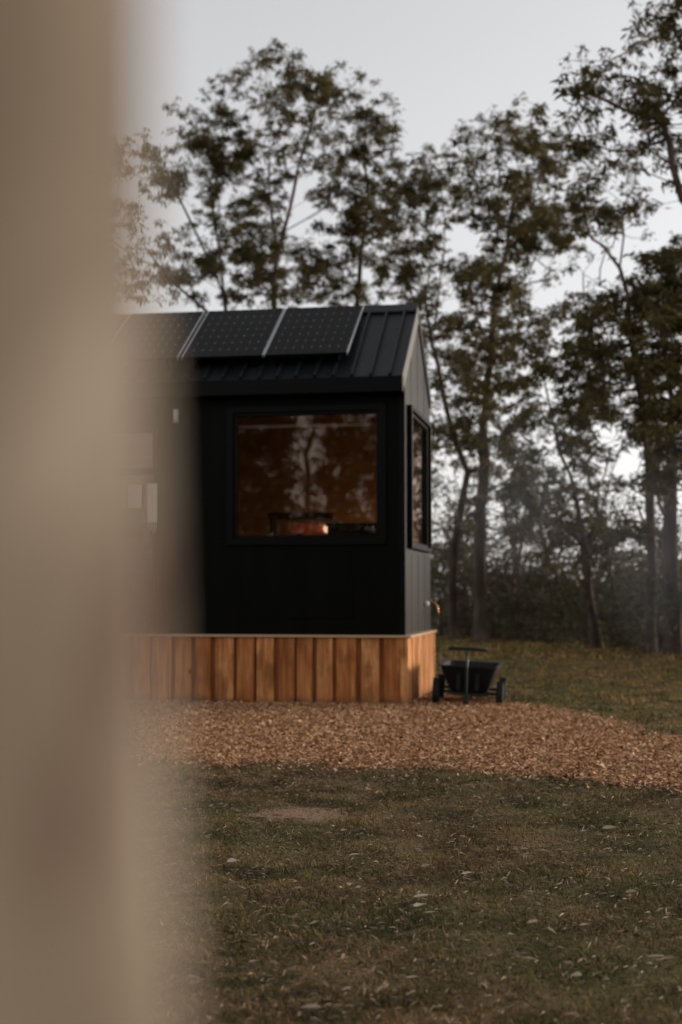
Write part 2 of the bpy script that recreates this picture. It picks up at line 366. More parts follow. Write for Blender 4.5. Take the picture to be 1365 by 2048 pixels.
FL = [  # px, py, length, width, yaw deg, tone, label
 (846, 1808, .125, .026, 5, 1.0, 'longest of three pale fallen leaves lying close together right of centre on the lawn'),
 (838, 1826, .085, .030, 35, 1.0, 'pale pointed fallen leaf tilted up just below the longest one right of centre'),
 (862, 1840, .075, .014, -8, .85, 'thin pale fallen leaf lowest of the three close together right of centre'),
 (465, 1735, .075, .045, 15, 1.0, 'curled whitish fallen leaf on the lawn beside the blurred trunk'),
 (710, 1722, .085, .022, 0, .85, 'narrow pale fallen leaf lying flat in line with the middle of the cabin window'),
 (852, 1745, .075, .035, 28, .45, 'upturned reddish tan fallen leaf above the three pale ones'),
 (700, 1782, .060, .030, 60, .55, 'small folded brown fallen leaf left of the three pale ones'),
 (717, 1788, .040, .026, -30, .9, 'tiny pale fallen leaf touching the folded brown one'),
 (935, 1760, .085, .024, 18, .95, 'smooth pale fallen leaf on the green tuft right of the reddish one'),
 (1220, 1668, .125, .045, 12, .72, 'broad curled tan fallen leaf, largest under the right half of the wood chips'),
 (1200, 1683, .150, .010, -3, .65, 'long straw thin fallen leaf just below the broad curled tan one'),
 (1263, 1798, .075, .034, -5, .60, 'oval tan fallen leaf on dark grass near the right edge'),
 (1067, 1860, .075, .028, 15, .75, 'oval pale fallen leaf in the lower middle of the right half'),
 (1315, 1932, .110, .020, -20, .7, 'slender tan fallen leaf crossing another near the bottom right corner'),
 (1335, 1936, .095, .014, 12, .75, 'thin pale fallen leaf crossing the slender tan one near the bottom right corner'),
 (1155, 1968, .050, .036, -30, .9, 'small round whitish fallen leaf low in the right half'),
 (624, 2036, .100, .028, -15, .7, 'pale fallen leaf cut close to the bottom edge in the middle'),
 (508, 1939, .050, .012, 20, .95, 'small arched whitish fallen leaf low beside the blurred trunk'),
 (825, 1973, .070, .014, 0, .85, 'thin whitish fallen leaf low in the middle on dark grass'),
 (1170, 1865, .060, .02, 8, .8, 'bent pale fallen leaf right of the oval one in the right half'),
]
for (px, py, L, w_, yaw, tn, lab) in FL:
    p = G(px, py); mb = MB(); ns = 8; L *= .7; w_ *= .62; tn *= random.uniform(.85, 1)
    top, bot = [], []
    for i in range(ns + 1):
        t = i / ns; wv = w_ / 2 * math.sin(math.pi * min(1, t ** .8)) + .0008; cv = .18 * L * math.sin(math.pi * t); zz = .010 + .16 * L * (t - .35) ** 2 * 2
        top.append((L * (t - .5), wv + cv, zz + wv * .7)); bot.append((L * (t - .5), -wv + cv, zz + .004))
    mid = [((a[0] + c[0]) / 2, (a[1] + c[1]) / 2, (a[2] + c[2]) / 2 - w_ * .14) for a, c in zip(top, bot)]
    vs = top + mid + bot; k = ns + 1
    mb.add(vs, [(i, i + 1, k + i + 1, k + i) for i in range(ns)] + [(k + i, k + i + 1, 2 * k + i + 1, 2 * k + i) for i in range(ns)], tn, 0, True)
    o = mb.build('fallen_leaf', m_litter); o.location = (p.x, p.y, .012); o.rotation_euler = (R(12), 0, R(yaw))
    sm = o.modifiers.new('thick', 'SOLIDIFY'); sm.thickness = .0008
    tag(o, lab, 'leaf', 'fallen leaves on the lawn')

# ------------------------------------------------------------------ cabin
TH = -R(10.3); CP = (0.673, 15.2, 0)
LN, DP, FZ, EZ, RZ = 6.6, 2.4, .70, 3.51, 4.41     # length, depth, floor, eave, ridge
cab = empty('tiny_cabin', CP, TH, 'black clad tiny cabin with gabled metal roof standing on timber skirting', 'cabin')
def wall_grid(mb, u0, u1, z0, z1, holes, put):
    us = sorted({u0, u1} | {h[0] for h in holes} | {h[1] for h in holes}); zs = sorted({z0, z1} | {h[2] for h in holes} | {h[3] for h in holes})
    for i in range(len(us) - 1):
        for k in range(len(zs) - 1):
            uc, zc = (us[i] + us[i + 1]) / 2, (zs[k] + zs[k + 1]) / 2
            if any(h[0] < uc < h[1] and h[2] < zc < h[3] for h in holes): continue
            put(us[i], us[i + 1], zs[k], zs[k + 1])
WIN = (-1.88, -.26, 1.78, 3.16); DOOR = (-3.72, -2.76, .76, 3.02); SW = (.32, 2.02, 1.73, 3.20)
w = MB(); wall_grid(w, -LN, 0, FZ, EZ, [WIN, DOOR], lambda a, b_, c, d: w.box(a, b_, 0, .09, c, d))
for i in range(1, 11):   # fine raised seams of the cladding sheets
    x0 = -i * .60
    for (z0, z1) in ([(FZ + .01, EZ - .01)] if not (WIN[0] - .09 < x0 < WIN[1] + .09 or DOOR[0] - .09 < x0 < DOOR[1] + .09) else ([(FZ + .01, WIN[2] - .09), (WIN[3] + .09, EZ - .01)] if x0 > -2.3 else [(DOOR[3] + .08, EZ - .01)])):
        w.box(x0 - .003, x0 + .003, -.003, .002, z0, z1)
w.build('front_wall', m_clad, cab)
w = MB(); wall_grid(w, .0901, DP, FZ, EZ, [SW], lambda a, b_, c, d: w.box(-.09, 0, a, b_, c, d))
w.prism([(.02, EZ), (DP - .02, EZ), (DP / 2, RZ - .06)], 'x', -.09, -.001)
for i in range(1, 4):
    y0 = .0 + i * .60
    top = EZ + (RZ - .1 - EZ) * (1 - abs(y0 - DP / 2) / (DP / 2)) - .02
    for (z0, z1) in ([(FZ + .01, top)] if not (SW[0] - .09 < y0 < SW[1] + .09) else [(FZ + .01, SW[2] - .1), (SW[3] + .1, top)]):
        w.box(-.002, .003, y0 - .003, y0 + .003, z0, z1)
w.build('gable_wall', m_clad_lit, cab)
w = MB(); w.box(-LN, -.0901, DP - .09, DP - .001, FZ, EZ); w.build('back_wall', m_clad, cab)
w = MB(); w.box(-LN, -LN + .09, .0901, DP - .0901, FZ, EZ); w.prism([(.02, EZ), (DP - .02, EZ), (DP / 2, RZ - .06)], 'x', -LN + .001, -LN + .09); w.build('end_wall', m_clad, cab)
w = MB(); w.box(-LN + .1, -.1, .1, DP - .1, FZ, FZ + .06); w.build('floor', m_ply, cab)
lin = MB()   # plywood lining inside
lin.box(-LN + .1, -.1, DP - .12, DP - .095, FZ + .07, EZ); lin.box(-.125, -.095, SW[1] + .02, DP - .13, FZ + .07, EZ); lin.box(-2.75, -2.70, .12, DP - .13, FZ + .07, EZ)
lin.add([(-LN + .1, .12, EZ - .02), (-.1, .12, EZ - .02), (-.1, DP / 2, RZ - .16), (-LN + .1, DP / 2, RZ - .16)], [(0, 1, 2, 3)])
lin.add([(-LN + .1, DP - .12, EZ - .02), (-.1, DP - .12, EZ - .02), (-.1, DP / 2, RZ - .16), (-LN + .1, DP / 2, RZ - .16)], [(0, 1, 2, 3)])
lin.build('interior_lining', m_ply, cab)

# roof: two ribbed metal slopes, ridge cap, verge flashing, fascia gutter
OV = .12; sl = (RZ - EZ - .0) / (DP / 2)
roof = MB()
def slope_pt(x, s_, up=0.0):  # s_ from eave (-OV) to ridge (DP/2) on the front side
    nrm = Vector((0, -sl, 1)).normalized(); p = Vector((x, s_, EZ + sl * s_ + .06)); return p + nrm * up
th_ = .03
for side in (0, 1):
    def q(x, s_, up): 
        p = slope_pt(x, s_, up); return p if side == 0 else Vector((p.x, DP - p.y, p.z))
    eo = -OV if side == 0 else .0
    vs = [q(x, s_, u) for u in (0, th_) for (x, s_) in ((-LN - .1, eo), (.0, eo), (.0, DP / 2), (-LN - .1, DP / 2))]
    roof.add(vs, [(0, 1, 2, 3), (4, 7, 6, 5), (0, 4, 5, 1), (1, 5, 6, 2), (2, 6, 7, 3), (3, 7, 4, 0)])
    x0 = -.13
    while x0 > -LN:
        hw, ht = .018, .045
        vs = [q(x0 + dx, s_, u) for s_ in (eo, DP / 2 - .06) for (dx, u) in ((-hw, th_ - .002), (-hw * .6, th_ + ht), (hw * .6, th_ + ht), (hw, th_ - .002))]
        roof.add(vs, [(0, 1, 5, 4), (1, 2, 6, 5), (2, 3, 7, 6), (0, 3, 2, 1), (4, 5, 6, 7)])
        x0 -= .205
ro = roof.build('roof', m_roof, cab)
rc = MB(); rz = RZ + .06 + .05
rc.prism([(DP / 2 - .13, rz - .13 * sl + .03), (DP / 2, rz + .035), (DP / 2 + .13, rz - .13 * sl + .03), (DP / 2 + .13, rz - .13 * sl + .018), (DP / 2, rz + .02), (DP / 2 - .13, rz - .13 * sl + .018)], 'x', -LN - .1, .004)
rc.build('ridge_cap', m_roof, ro)
vg = MB()
for side in (0, 1):
    def q(x, s_, up):
        p = slope_pt(x, s_, up); return p if side == 0 else Vector((p.x, DP - p.y, p.z))
    vs = [q(x, s_, u) for x in (.0045, .016) for (s_, u) in ((-OV * (1 - side) - .01, -.11), (-OV * (1 - side) - .01, .055), (DP / 2, .055), (DP / 2, -.11))]
    vg = MB(); vg.add(vs, [(0, 1, 2, 3), (4, 7, 6, 5), (0, 4, 5, 1), (1, 5, 6, 2), (3, 2, 6, 7), (0, 3, 7, 4)]); vg.build('verge_flashing', m_black if side else m_verge, ro)
fa = MB(); fz = EZ + .06 - sl * OV
fa.box(-LN - .1, .02, -OV - .095, -OV - .002, fz - .15, fz + .02); fa.box(-LN - .1, .0, DP + .002, DP + .07, EZ - .09, EZ + .04)
fa.box(-LN - .09, .0, -OV + .0, -.002, fz - .13, fz - .11)
fa.build('gutter', m_black, ro, .006)
cn = MB(); cn.box(-.05, .012, -.012, -.001, FZ, EZ - .08); cn.box(.001, .012, -.001, .05, FZ, EZ - .08); cn.build('corner_trim', m_black, cab)

# front window
def frame_x(mb, u0, u1, z0, z1, t, y0, y1):
    mb.box(u0, u0 + t, y0, y1, z0, z1); mb.box(u1 - t, u1, y0, y1, z0, z1); mb.box(u0 + t, u1 - t, y0, y1, z0, z0 + t); mb.box(u0 + t, u1 - t, y0, y1, z1 - t, z1)
fw = empty('front_window', (0, 0, 0)); fw.parent = cab
mb = MB(); frame_x(mb, WIN[0] - .07, WIN[1] + .07, WIN[2] - .07, WIN[3] + .07, .07, -.035, -.001); frame_x(mb, WIN[0], WIN[1], WIN[2], WIN[3], .035, -.01, .085)
mb.build('window_frame', m_black, fw, .004)
mb = MB(); mb.add([(WIN[0] + .03, .03, WIN[2] + .03), (WIN[1] - .03, .03, WIN[2] + .03), (WIN[1] - .03, .03, WIN[3] - .03), (WIN[0] + .03, .03, WIN[3] - .03)], [(0, 1, 2, 3)]); mb.build('window_pane', m_glass, fw)
mb = MB(); mb.tube([(WIN[0] + .04, .055, 3.015), (WIN[1] - .04, .055, 3.015)], .019, 10); mb.build('curtain_rail', m_white, fw)
# side window in a projecting black surround
swn = empty('side_window', (0, 0, 0)); swn.parent = cab
mb = MB()
def frame_y(mb, u0, u1, z0, z1, t, x0, x1):
    mb.box(x0, x1, u0, u0 + t, z0, z1); mb.box(x0, x1, u1 - t, u1, z0, z1); mb.box(x0, x1, u0 + t, u1 - t, z0, z0 + t); mb.box(x0, x1, u0 + t, u1 - t, z1 - t, z1)
frame_y(mb, SW[0] - .05, SW[1] + .05, SW[2] - .05, SW[3] + .05, .05, .001, .06); frame_y(mb, SW[0], SW[1], SW[2], SW[3], .035, -.085, .02)
mb.build('window_frame', m_black, swn, .004)
mb = MB(); mb.add([(-.0, SW[0] + .03, SW[2] + .03), (-.0, SW[1] - .03, SW[2] + .03), (-.0, SW[1] - .03, SW[3] - .03), (-.0, SW[0] + .03, SW[3] - .03)], [(0, 1, 2, 3)]); mb.build('window_pane', m_glass, swn)
# door
dr = MB(); frame_x(dr, DOOR[0], DOOR[1], DOOR[2], DOOR[3], .05, -.015, .08); dr.box(DOOR[0] + .05, DOOR[1] - .05, .0, .07, 2.50, 2.58)
d_o = dr.build('door', m_black, cab, .004)
mb = MB()
for (a, c) in ((DOOR[2] + .05, 2.5), (2.58, DOOR[3] - .05)): mb.add([(DOOR[0] + .05, .03, a), (DOOR[1] - .05, .03, a), (DOOR[1] - .05, .03, c), (DOOR[0] + .05, .03, c)], [(0, 1, 2, 3)])
mb.build('door_glass', m_glass, d_o)
mb = MB(); mb.box(DOOR[0] + .03, DOOR[0] + .06, -.06, -.04, 1.6, 1.9); mb.box(DOOR[0] + .035, DOOR[0] + .055, -.04, -.015, 1.62, 1.65); mb.box(DOOR[0] + .035, DOOR[0] + .055, -.04, -.015, 1.85, 1.88); mb.build('door_handle', m_alu, d_o)
mb = MB(); mb.box(-1.25, -.55, -.012, -.002, .92, 1.27); mb.box(-.62, -.59, -.022, -.0125, 1.06, 1.13); mb.build('service_hatch', m_clad, cab, .003)
# wall lamp by the door
wl_ = MB(); wl_.lathe([(.001, 0), (.03, .0), (.03, .14), (.001, .14)], Matrix.Translation((-2.53, -.05, 3.07)), 14); wl_o = wl_.build('wall_lamp', m_off, cab)
mb = MB(); mb.box(-2.56, -2.50, -.02, -.001, 3.08, 3.2); mb.build('lamp_bracket', m_black, wl_o)
# fringed cloth hanging by the door, white plate on the door
mb = MB(); nx = 6
for i in range(nx): mb.box(-2.855 + i * .0185, -2.8365 + i * .0185, -.045 - .004 * (i % 2), -.037 - .004 * (i % 2), 1.97, 2.39, .5)
for i in range(6): mb.tube([(-2.846 + i * .0185, -.041, 1.972), (-2.849 + i * .0187, -.043, 1.9), (-2.845 + i * .0185, -.041, 1.83 + .02 * (i % 3))], .003, 5)
mb.tube([(-2.86, -.041, 2.392), (-2.74, -.041, 2.392)], .007, 8)
o = mb.build('fringed_cloth', m_off); o.location = CP; o.rotation_euler = (0, 0, TH); tag(o, 'narrow pale fringed cloth hanging by the cabin door, half behind the blurred trunk', 'cloth')
mb = MB(); mb.box(-3.09, -2.93, -.03, -.018, 2.13, 2.39); o = mb.build('wall_plate', m_off, None, .004); o.location = CP; o.rotation_euler = (0, 0, TH)
tag(o, 'blank pale rectangular plate left of the fringed cloth, veiled by the blurred trunk', 'plate')

# inside, seen through the front window
def inbox(name, parts, m, lab, cat, bev=.006):
    mb = MB()
    for p in parts: mb.box(*p)
    o = mb.build(name, m, None, bev); o.location = CP; o.rotation_euler = (0, 0, TH); tag(o, lab, cat); return o
inbox('dark_shelf', [(-1.64, -.93, .62, .86, 2.035, 2.10), (-1.62, -1.60, .62, .86, .77, 2.035)], m_black, 'dark shelf board above the glowing lamp inside the cabin window', 'shelf')
inbox('kitchen_counter', [(-.92, -.13, .45, 1.05, .77, 1.93), (-.94, -.125, .42, 1.07, 1.931, 1.965)], m_black, 'dark counter inside the right of the cabin window', 'counter')
inbox('counter_highlight', [(-.93, -.78, .44, .60, 1.968, 1.985)], m_white, 'small added white tray on the end of the dark counter', 'highlight', .002)  # white slab added to draw the highlight on the counter edge
lp = empty('table_lamp', CP, TH, 'small lit lamp with glowing orange shade under the dark shelf in the cabin window', 'lamp')
mb = MB(); mb.box(-1.58, -.95, .50, .78, 1.80, 1.835); mb.tube([(-1.28, .64, 1.835), (-1.28, .64, 1.86)], .03, 10); mb.build('lamp_base', m_black, lp)
mb = MB(); mb.lathe([(.001, 0), (.05, 0), (.062, .10), (.062, .26), (.05, .36), (.001, .36)], Matrix.Translation((-1.36, .64, 1.915)) @ Matrix.Rotation(R(90), 4, 'Y'), 18); mb.build('lamp_shade', m_shade, lp)
mb = MB(); mb.lathe([(.001, -.05), (.025, -.042), (.042, 0), (.025, .042), (.001, .05)], Matrix.Translation((-.955, .60, 1.915)), 16); mb.build('lamp_bulb', m_bulb, lp)
pl = bpy.data.lights.new('unseen_amber_light', 'POINT'); pl.energy = 2.3; pl.color = (1, .62, .30); pl.shadow_soft_size = .06  # unseen light added below the sill, apart from the lamp, for the amber wall
po = bpy.data.objects.new('unseen_amber_light', pl); COL.objects.link(po); po.parent = lp; po.location = (-.42, 1.65, 1.50)

# solar panels, tilted a little off the roof slope on rails
def solar(x0, wdt, label):
    e = empty('solar_panel', CP, TH, label, 'solar panel', 'solar panels on the cabin roof')
    s0, s1 = .10, DP / 2 - .02; L = 1.19
    p0 = slope_pt(0, .08, .17); p1 = slope_pt(0, DP / 2 - .06, .095)
    d = (p1 - p0); Lg = d.length; d.normalize()
    M4 = Matrix(((1, 0, 0, x0), (0, d.y, -d.z, p0.y), (0, d.z, d.y, p0.z), (0, 0, 0, 1)))
    def mk(name, boxes, m, bev=0):
        mb = MB()
        for q in boxes: mb.box(*q)
        o = mb.build(name, m, e, bev); o.matrix_local = M4; return o
    t = .011
    mk('cells', [(t, wdt - t, t, Lg - t, .006, .030)], m_cell)
    mk('side_frame', [(0, t, 0, Lg, 0, .036)], m_alu, .002); mk('side_frame', [(wdt - t, wdt, 0, Lg, 0, .036)], m_alu, .002)
    mk('end_rail', [(t + .001, wdt - t - .001, 0, t - .001, 0, .034)], m_black); mk('end_rail', [(t + .001, wdt - t - .001, Lg - t + .001, Lg, 0, .034)], m_black)
    for q in ((.12, .16, .05, .09, -.13, -.001), (wdt - .16, wdt - .12, .05, .09, -.13, -.001), (.12, .16, Lg - .12, Lg - .08, -.06, -.001), (wdt - .16, wdt - .12, Lg - .12, Lg - .08, -.06, -.001)): mk('mounting_bracket', [q], m_black)
solar(-1.535, .93, 'solar panel nearest the gable end of the cabin roof')
solar(-2.475, .93, 'middle solar panel between its two neighbours on the cabin roof')
solar(-3.445, .93, 'solar panel left of the double silver line, fading behind the blurred trunk')
solar(-4.385, .93, 'solar panel farthest left on the cabin roof, hidden behind the blurred trunk')

# ------------------------------------------------------------------ timber skirting
sk = empty('timber_skirting', CP, TH, 'orange brown timber board skirting round the foot of the black cabin', 'skirting')
mb = MB(); x = .045
def boards(mb, a0, a1, put):
    a = a0
    while a < a1:
        wv = random.uniform(.165, .225); gp = random.uniform(.028, .06)
        put(a, min(a + wv, a1), 0, random.random() * .5 + .38)
        if a + wv < a1: put(a + wv - .02, min(a + wv + gp + .02, a1), 1, random.random() * .16 + .0)
        a += wv + gp
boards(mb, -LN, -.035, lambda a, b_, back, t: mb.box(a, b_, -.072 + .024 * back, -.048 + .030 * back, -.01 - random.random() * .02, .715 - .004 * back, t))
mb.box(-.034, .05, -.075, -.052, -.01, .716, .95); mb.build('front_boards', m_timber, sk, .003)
mb = MB(); boards(mb, .02, DP + .03, lambda a, b_, back, t: mb.box(.03 - .024 * back, .052 - .024 * back, a, b_, -.01, .715 - .004 * back, min(1, t * .8 + .35)))  # side boards' tones raised to paint in the glow from the right
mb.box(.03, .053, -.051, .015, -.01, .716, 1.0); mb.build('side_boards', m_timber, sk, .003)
mb = MB(); mb.box(-LN, .085, -.10, .03, .717, .742, .8); mb.box(-.0, .085, .0305, DP + .07, .717, .742, .8); mb.build('cap_rail', m_cap, sk, .004)

# ------------------------------------------------------------------ tap and hose on the gable wall
def cabpt(x, y, z): 
    c_, s_ = math.cos(TH), math.sin(TH); return Vector((CP[0] + c_ * x - s_ * y, CP[1] + s_ * x + c_ * y, z))
tp = empty('garden_tap', CP, TH, 'brass garden tap with a white handle on the gable wall above the skirting', 'tap')
mb = MB(); mb.tube([(.0, 2.1, 1.07), (.05, 2.1, 1.08), (.09, 2.1, 1.075), (.115, 2.1, 1.03), (.125, 2.1, .97), (.12, 2.1, .90)], [.012, .014, .017, .015, .015, .017], 10); mb.tube([(.05, 2.1, 1.08), (.045, 2.1, 1.13)], .008, 8); mb.build('spout', m_brass, tp)
mb = MB(); mb.lathe([(.001, 0), (.030, .004), (.034, .018), (.024, .034), (.001, .036)], Matrix.Translation((.03, 1.78, 1.06)) @ Matrix.Rotation(R(60), 4, 'X'), 14); mb.tube([(0.0, 1.82, 1.06), (.03, 1.80, 1.062)], .008, 8); mb.build('tap_handle', m_white, tp)
mb = MB(); mb.tube([(.12, 2.1, .90), (.118, 2.12, .80), (.115, 2.2, .70), (.112, 2.3, .5), (.112, 2.33, .25), (.13, 2.3, .04), (.2, 2.25, .02), (.35, 2.3, .018)], .011, 8)
o = mb.build('garden_hose', m_hose); o.location = CP; o.rotation_euler = (0, 0, TH); tag(o, 'dark green hose hanging from the tap down the end of the skirting', 'hose')

# ------------------------------------------------------------------ garden cart
ct = empty('garden_cart', (1.345, 15.25, .0), R(-9), 'black four wheeled garden cart with upright T handle beside the skirting', 'cart')
ct.rotation_euler = (0, R(2.8), R(-9))
# local: x along the axle (right), -y towards the camera
mb = MB()
def tubring(z, hx, y0, y1, r=.06):
    pts = []
    for (cx, cy, a0) in ((hx - r, y1 - r, 0), (-hx + r, y1 - r, 90), (-hx + r, y0 + r, 180), (hx - r, y0 + r, 270)):
        for k in range(4): a = R(a0 + 30 * k); pts.append((cx + r * math.cos(a), cy + r * math.sin(a), z))
    return pts
rings = [tubring(.13, .19, .02, .78), tubring(.30, .26, -.07, .92), tubring(.415, .30, -.13, .99), tubring(.42, .325, -.155, 1.015), tubring(.405, .325, -.155, 1.015)]
inner = [tubring(.418, .285, -.115, .975), tubring(.30, .245, -.055, .905), tubring(.145, .175, .035, .765)]
allr = rings[::-1][1:] ; seq = [rings[4], rings[3]] + inner
out_ = [rings[0], rings[1], rings[2]]
nn = 16
def loft(mb, rs):
    vs = [v for r in rs for v in r]; mb.add(vs, [(i * nn + k, i * nn + (k + 1) % nn, (i + 1) * nn + (k + 1) % nn, (i + 1) * nn + k) for i in range(len(rs) - 1) for k in range(nn)], .5, 0, False)
loft(mb, out_ + [rings[4], rings[3]] + inner)
mb.add(rings[0], [tuple(range(nn))[::-1]]); mb.add(inner[-1], [tuple(range(nn))])
for k in (-.1, .1): mb.box(k - .02, k + .02, -.10, -.06, .16, .34)
mb.build('tub', m_tub, ct)
mb = MB(); mb.box(-.16, .16, .0, .78, .095, .125); mb.tube([(-.30, .06, .13), (.30, .06, .13)], .014, 8); mb.tube([(-.30, .74, .13), (.30, .74, .13)], .014, 8)
mb.box(-.22, .22, .04, .08, .10, .15); mb.box(-.025, .025, -.22, .02, .09, .12); mb.build('chassis', m_green, ct)
for (sx, sy) in ((-.34, .06), (.34, .06), (-.34, .74), (.34, .74)):
    MW = Matrix.Translation((sx, sy, .13)) @ Matrix.Rotation(R(90), 4, 'Y')
    we = empty('wheel'); we.parent = ct
    mb = MB(); mb.lathe([(.085, -.035), (.118, -.036), (.130, -.02), (.133, 0), (.130, .02), (.118, .036), (.085, .035)], MW, 28)
    for k in range(24):
        a = 2 * math.pi * k / 24
        mb.box(-.008, .008, -.004, .006, -.034, .034, M=MW @ Matrix.Rotation(a, 4, 'Z') @ Matrix.Translation((0, .131, 0)))
    mb.build('tyre', m_tyre, we)
    mb = MB(); mb.lathe([(.02, -.04), (.05, -.025), (.084, -.03), (.084, .03), (.05, .025), (.02, .04)], MW, 20); mb.build('rim', m_tyre, we)
hn = MB(); hn.tube([(0, -.22, .105), (0, -.27, .11), (0, -.285, .16), (0, -.30, .40), (0, -.31, .60)], .013, 10)
hn.box(-.03, .03, -.30, -.24, .03, .13); ho = hn.build('pull_handle', m_green, ct)
mb = MB(); mb.tube([(-.2, -.31, .605), (-.06, -.31, .608), (.06, -.31, .608), (.2, -.31, .605)], [.019, .017, .017, .019], 12); mb.build('grip', m_tyre, ho)

# ------------------------------------------------------------------ trees
def make_leaves(centers, per, sig, L0, L1, wr, droop=.7):
    """centers (n,3), per (n,) leaf counts -> quads"""
    idx = np.repeat(np.arange(len(centers)), per); n_ = len(idx)
    c = centers[idx] + rng.normal(0, 1, (n_, 3)) * sig[idx][:, None] * np.array([1, 1, .8])
    a = rng.normal(0, 1, (n_, 3)); a /= np.linalg.norm(a, axis=1)[:, None]; a[:, 2] = a[:, 2] * (1 - droop) - droop * rng.uniform(.3, 1.2, n_)
    a /= np.linalg.norm(a, axis=1)[:, None]
    r2 = rng.normal(0, 1, (n_, 3)); s_ = np.cross(a, r2); s_ /= np.linalg.norm(s_, axis=1)[:, None] + 1e-9
    L = rng.uniform(L0, L1, n_)[:, None]; w_ = L * wr
    return np.stack([c, c + a * L * .45 + s_ * w_, c + a * L, c + a * L * .5 - s_ * w_], 1)

def tree(name, label, cat, D, trunk, clumps, r_base, group=None, bark=m_bark, leaf=m_leaf, spread=1.4, lens=1.0, leafsize=(.11, .20), twig=True, jit=1.0):
    """trunk: list of paths; first starts at the ground. clumps: (px,py,r_px,density)"""
    base = P(trunk[0][0][0], 1190, D); base = Vector((base.x, D, -.05))
    nodes = []; par = []; 
    def addnode(p, pr): nodes.append(Vector(p)); par.append(pr); return len(nodes) - 1
    last = addnode(base, -1)
    main = []
    for ti, path in enumerate(trunk):
        pts = [P(px, py, D + (random.uniform(-1, 1) * .5 if i else 0)) for i, (px, py) in enumerate(path)]
        if ti == 0: pts = [base] + pts[1:]; cur = last
        else: cur = min(range(len(nodes)), key=lambda i: (nodes[i] - pts[0]).length)
        prev = nodes[cur]
        seq = pts[1:] if ti == 0 else pts
        for p in seq:
            k = max(1, int((p - prev).length / .5))
            wob_ = Vector((random.uniform(-.05, .05), random.uniform(-.08, .08), 0))
            for j in range(1, k + 1):
                t = j / k; q = prev.lerp(p, t) + wob_ * math.sin(math.pi * t); cur = addnode(q, cur)
            prev = nodes[cur]
    leafc, leafn, leafs = [], [], []
    cl = []
    for (px, py, r, dn) in clumps:
        d_ = D + random.gauss(0, spread); c = P(px, py, d_); cl.append((c, r * d_ / FPX, dn))
    cl.sort(key=lambda q: min((q[0] - nd).length for nd in nodes))
    def connect(c, bend=.12, up_pen=.9):
        NA = np.array([tuple(v) for v in nodes]); dv = np.array(tuple(c)) - NA
        dist = np.linalg.norm(dv, axis=1); cost = dist + up_pen * np.clip(-dv[:, 2] + dist * .25, 0, None)
        i = int(np.argmin(cost)); a = nodes[i]; k = max(1, int(dist[i] / .35)); cur = i
        off = Vector((random.uniform(-1, 1), random.uniform(-1, 1), random.uniform(-1.2, .1))) * bend * dist[i]
        for j in range(1, k + 1):
            t = j / k; q = a.lerp(c, t) + off * math.sin(math.pi * t) + Vector((random.gauss(0, .02), random.gauss(0, .02), random.gauss(0, .02))) * min(1, dist[i]); cur = addnode(q, cur)
        return cur
    for (c, r, dn) in cl:
        connect(c)
        ns = max(4, int(4 + 15 * r))
        for s_ in range(ns):
            v = Vector((random.gauss(0, .75), random.gauss(0, .75), random.gauss(0, .62))) * r
            sc = c + v
            if twig: connect(sc, .2, .3)
            leafc.append(tuple(sc)); leafn.append(int(max(3, dn ** 1.3 * 1950 * lens * r * r / ns * random.uniform(.5, 1.5)))); leafs.append(max(.055, r * .21 * random.uniform(.7, 1.3)))
    # pipe model radii
    n_ = len(nodes); wgt = [0.0] * n_; kids = [0] * n_
    for i in range(n_):
        if par[i] >= 0: kids[par[i]] += 1
    for i in range(n_ - 1, -1, -1):
        if kids[i] == 0: wgt[i] += 1
        if par[i] >= 0: wgt[par[i]] += wgt[i]
    tot = wgt[0]; rad = [max(.006, r_base * .66 * (w_ / tot) ** .56 * (1 - .4 * min(1, nd.z / 9)) ) for w_, nd in zip(wgt, nodes)]; rad[0] = r_base
    e = empty(name, base, 0, label, cat, group)
    mb = MB(); child = {}
    for i in range(n_):
        if par[i] >= 0: child.setdefault(par[i], []).append(i)
    stack = [(0, None)]
    while stack:
        i, fr_ = stack.pop(); chain = [] if fr_ is None else [fr_]; chain.append(i); cur = i
        while cur in child:
            ks = sorted(child[cur], key=lambda k: -wgt[k])
            for k in ks[1:]: stack.append((k, cur))
            cur = ks[0]; chain.append(cur)
        if len(chain) > 1:
            rr = [rad[k] for k in chain]
            if fr_ is not None: rr[0] = min(rr[0], rr[1] * 1.15)
            mb.tube([nodes[k] - base for k in chain], rr, 9 if rr[0] > .06 else (5 if rr[0] > .02 else 4), cap=False)
    mb.build('trunk', bark, e)
    c = np.array(leafc) - np.array(tuple(base)); sg = np.array(leafs)
    v = make_leaves(c, np.array(leafn), sg, leafsize[0], leafsize[1], .13)
    # every leaf cluster has its own shade of green
    cs = np.repeat(rng.uniform(0.1, .9, len(leafn)), leafn); tn = np.clip(cs * .6 + rng.beta(2, 2, len(cs)) * .4, 0, 1)
    np_mesh('crown', v, 4, leaf, tn, e)
    return e

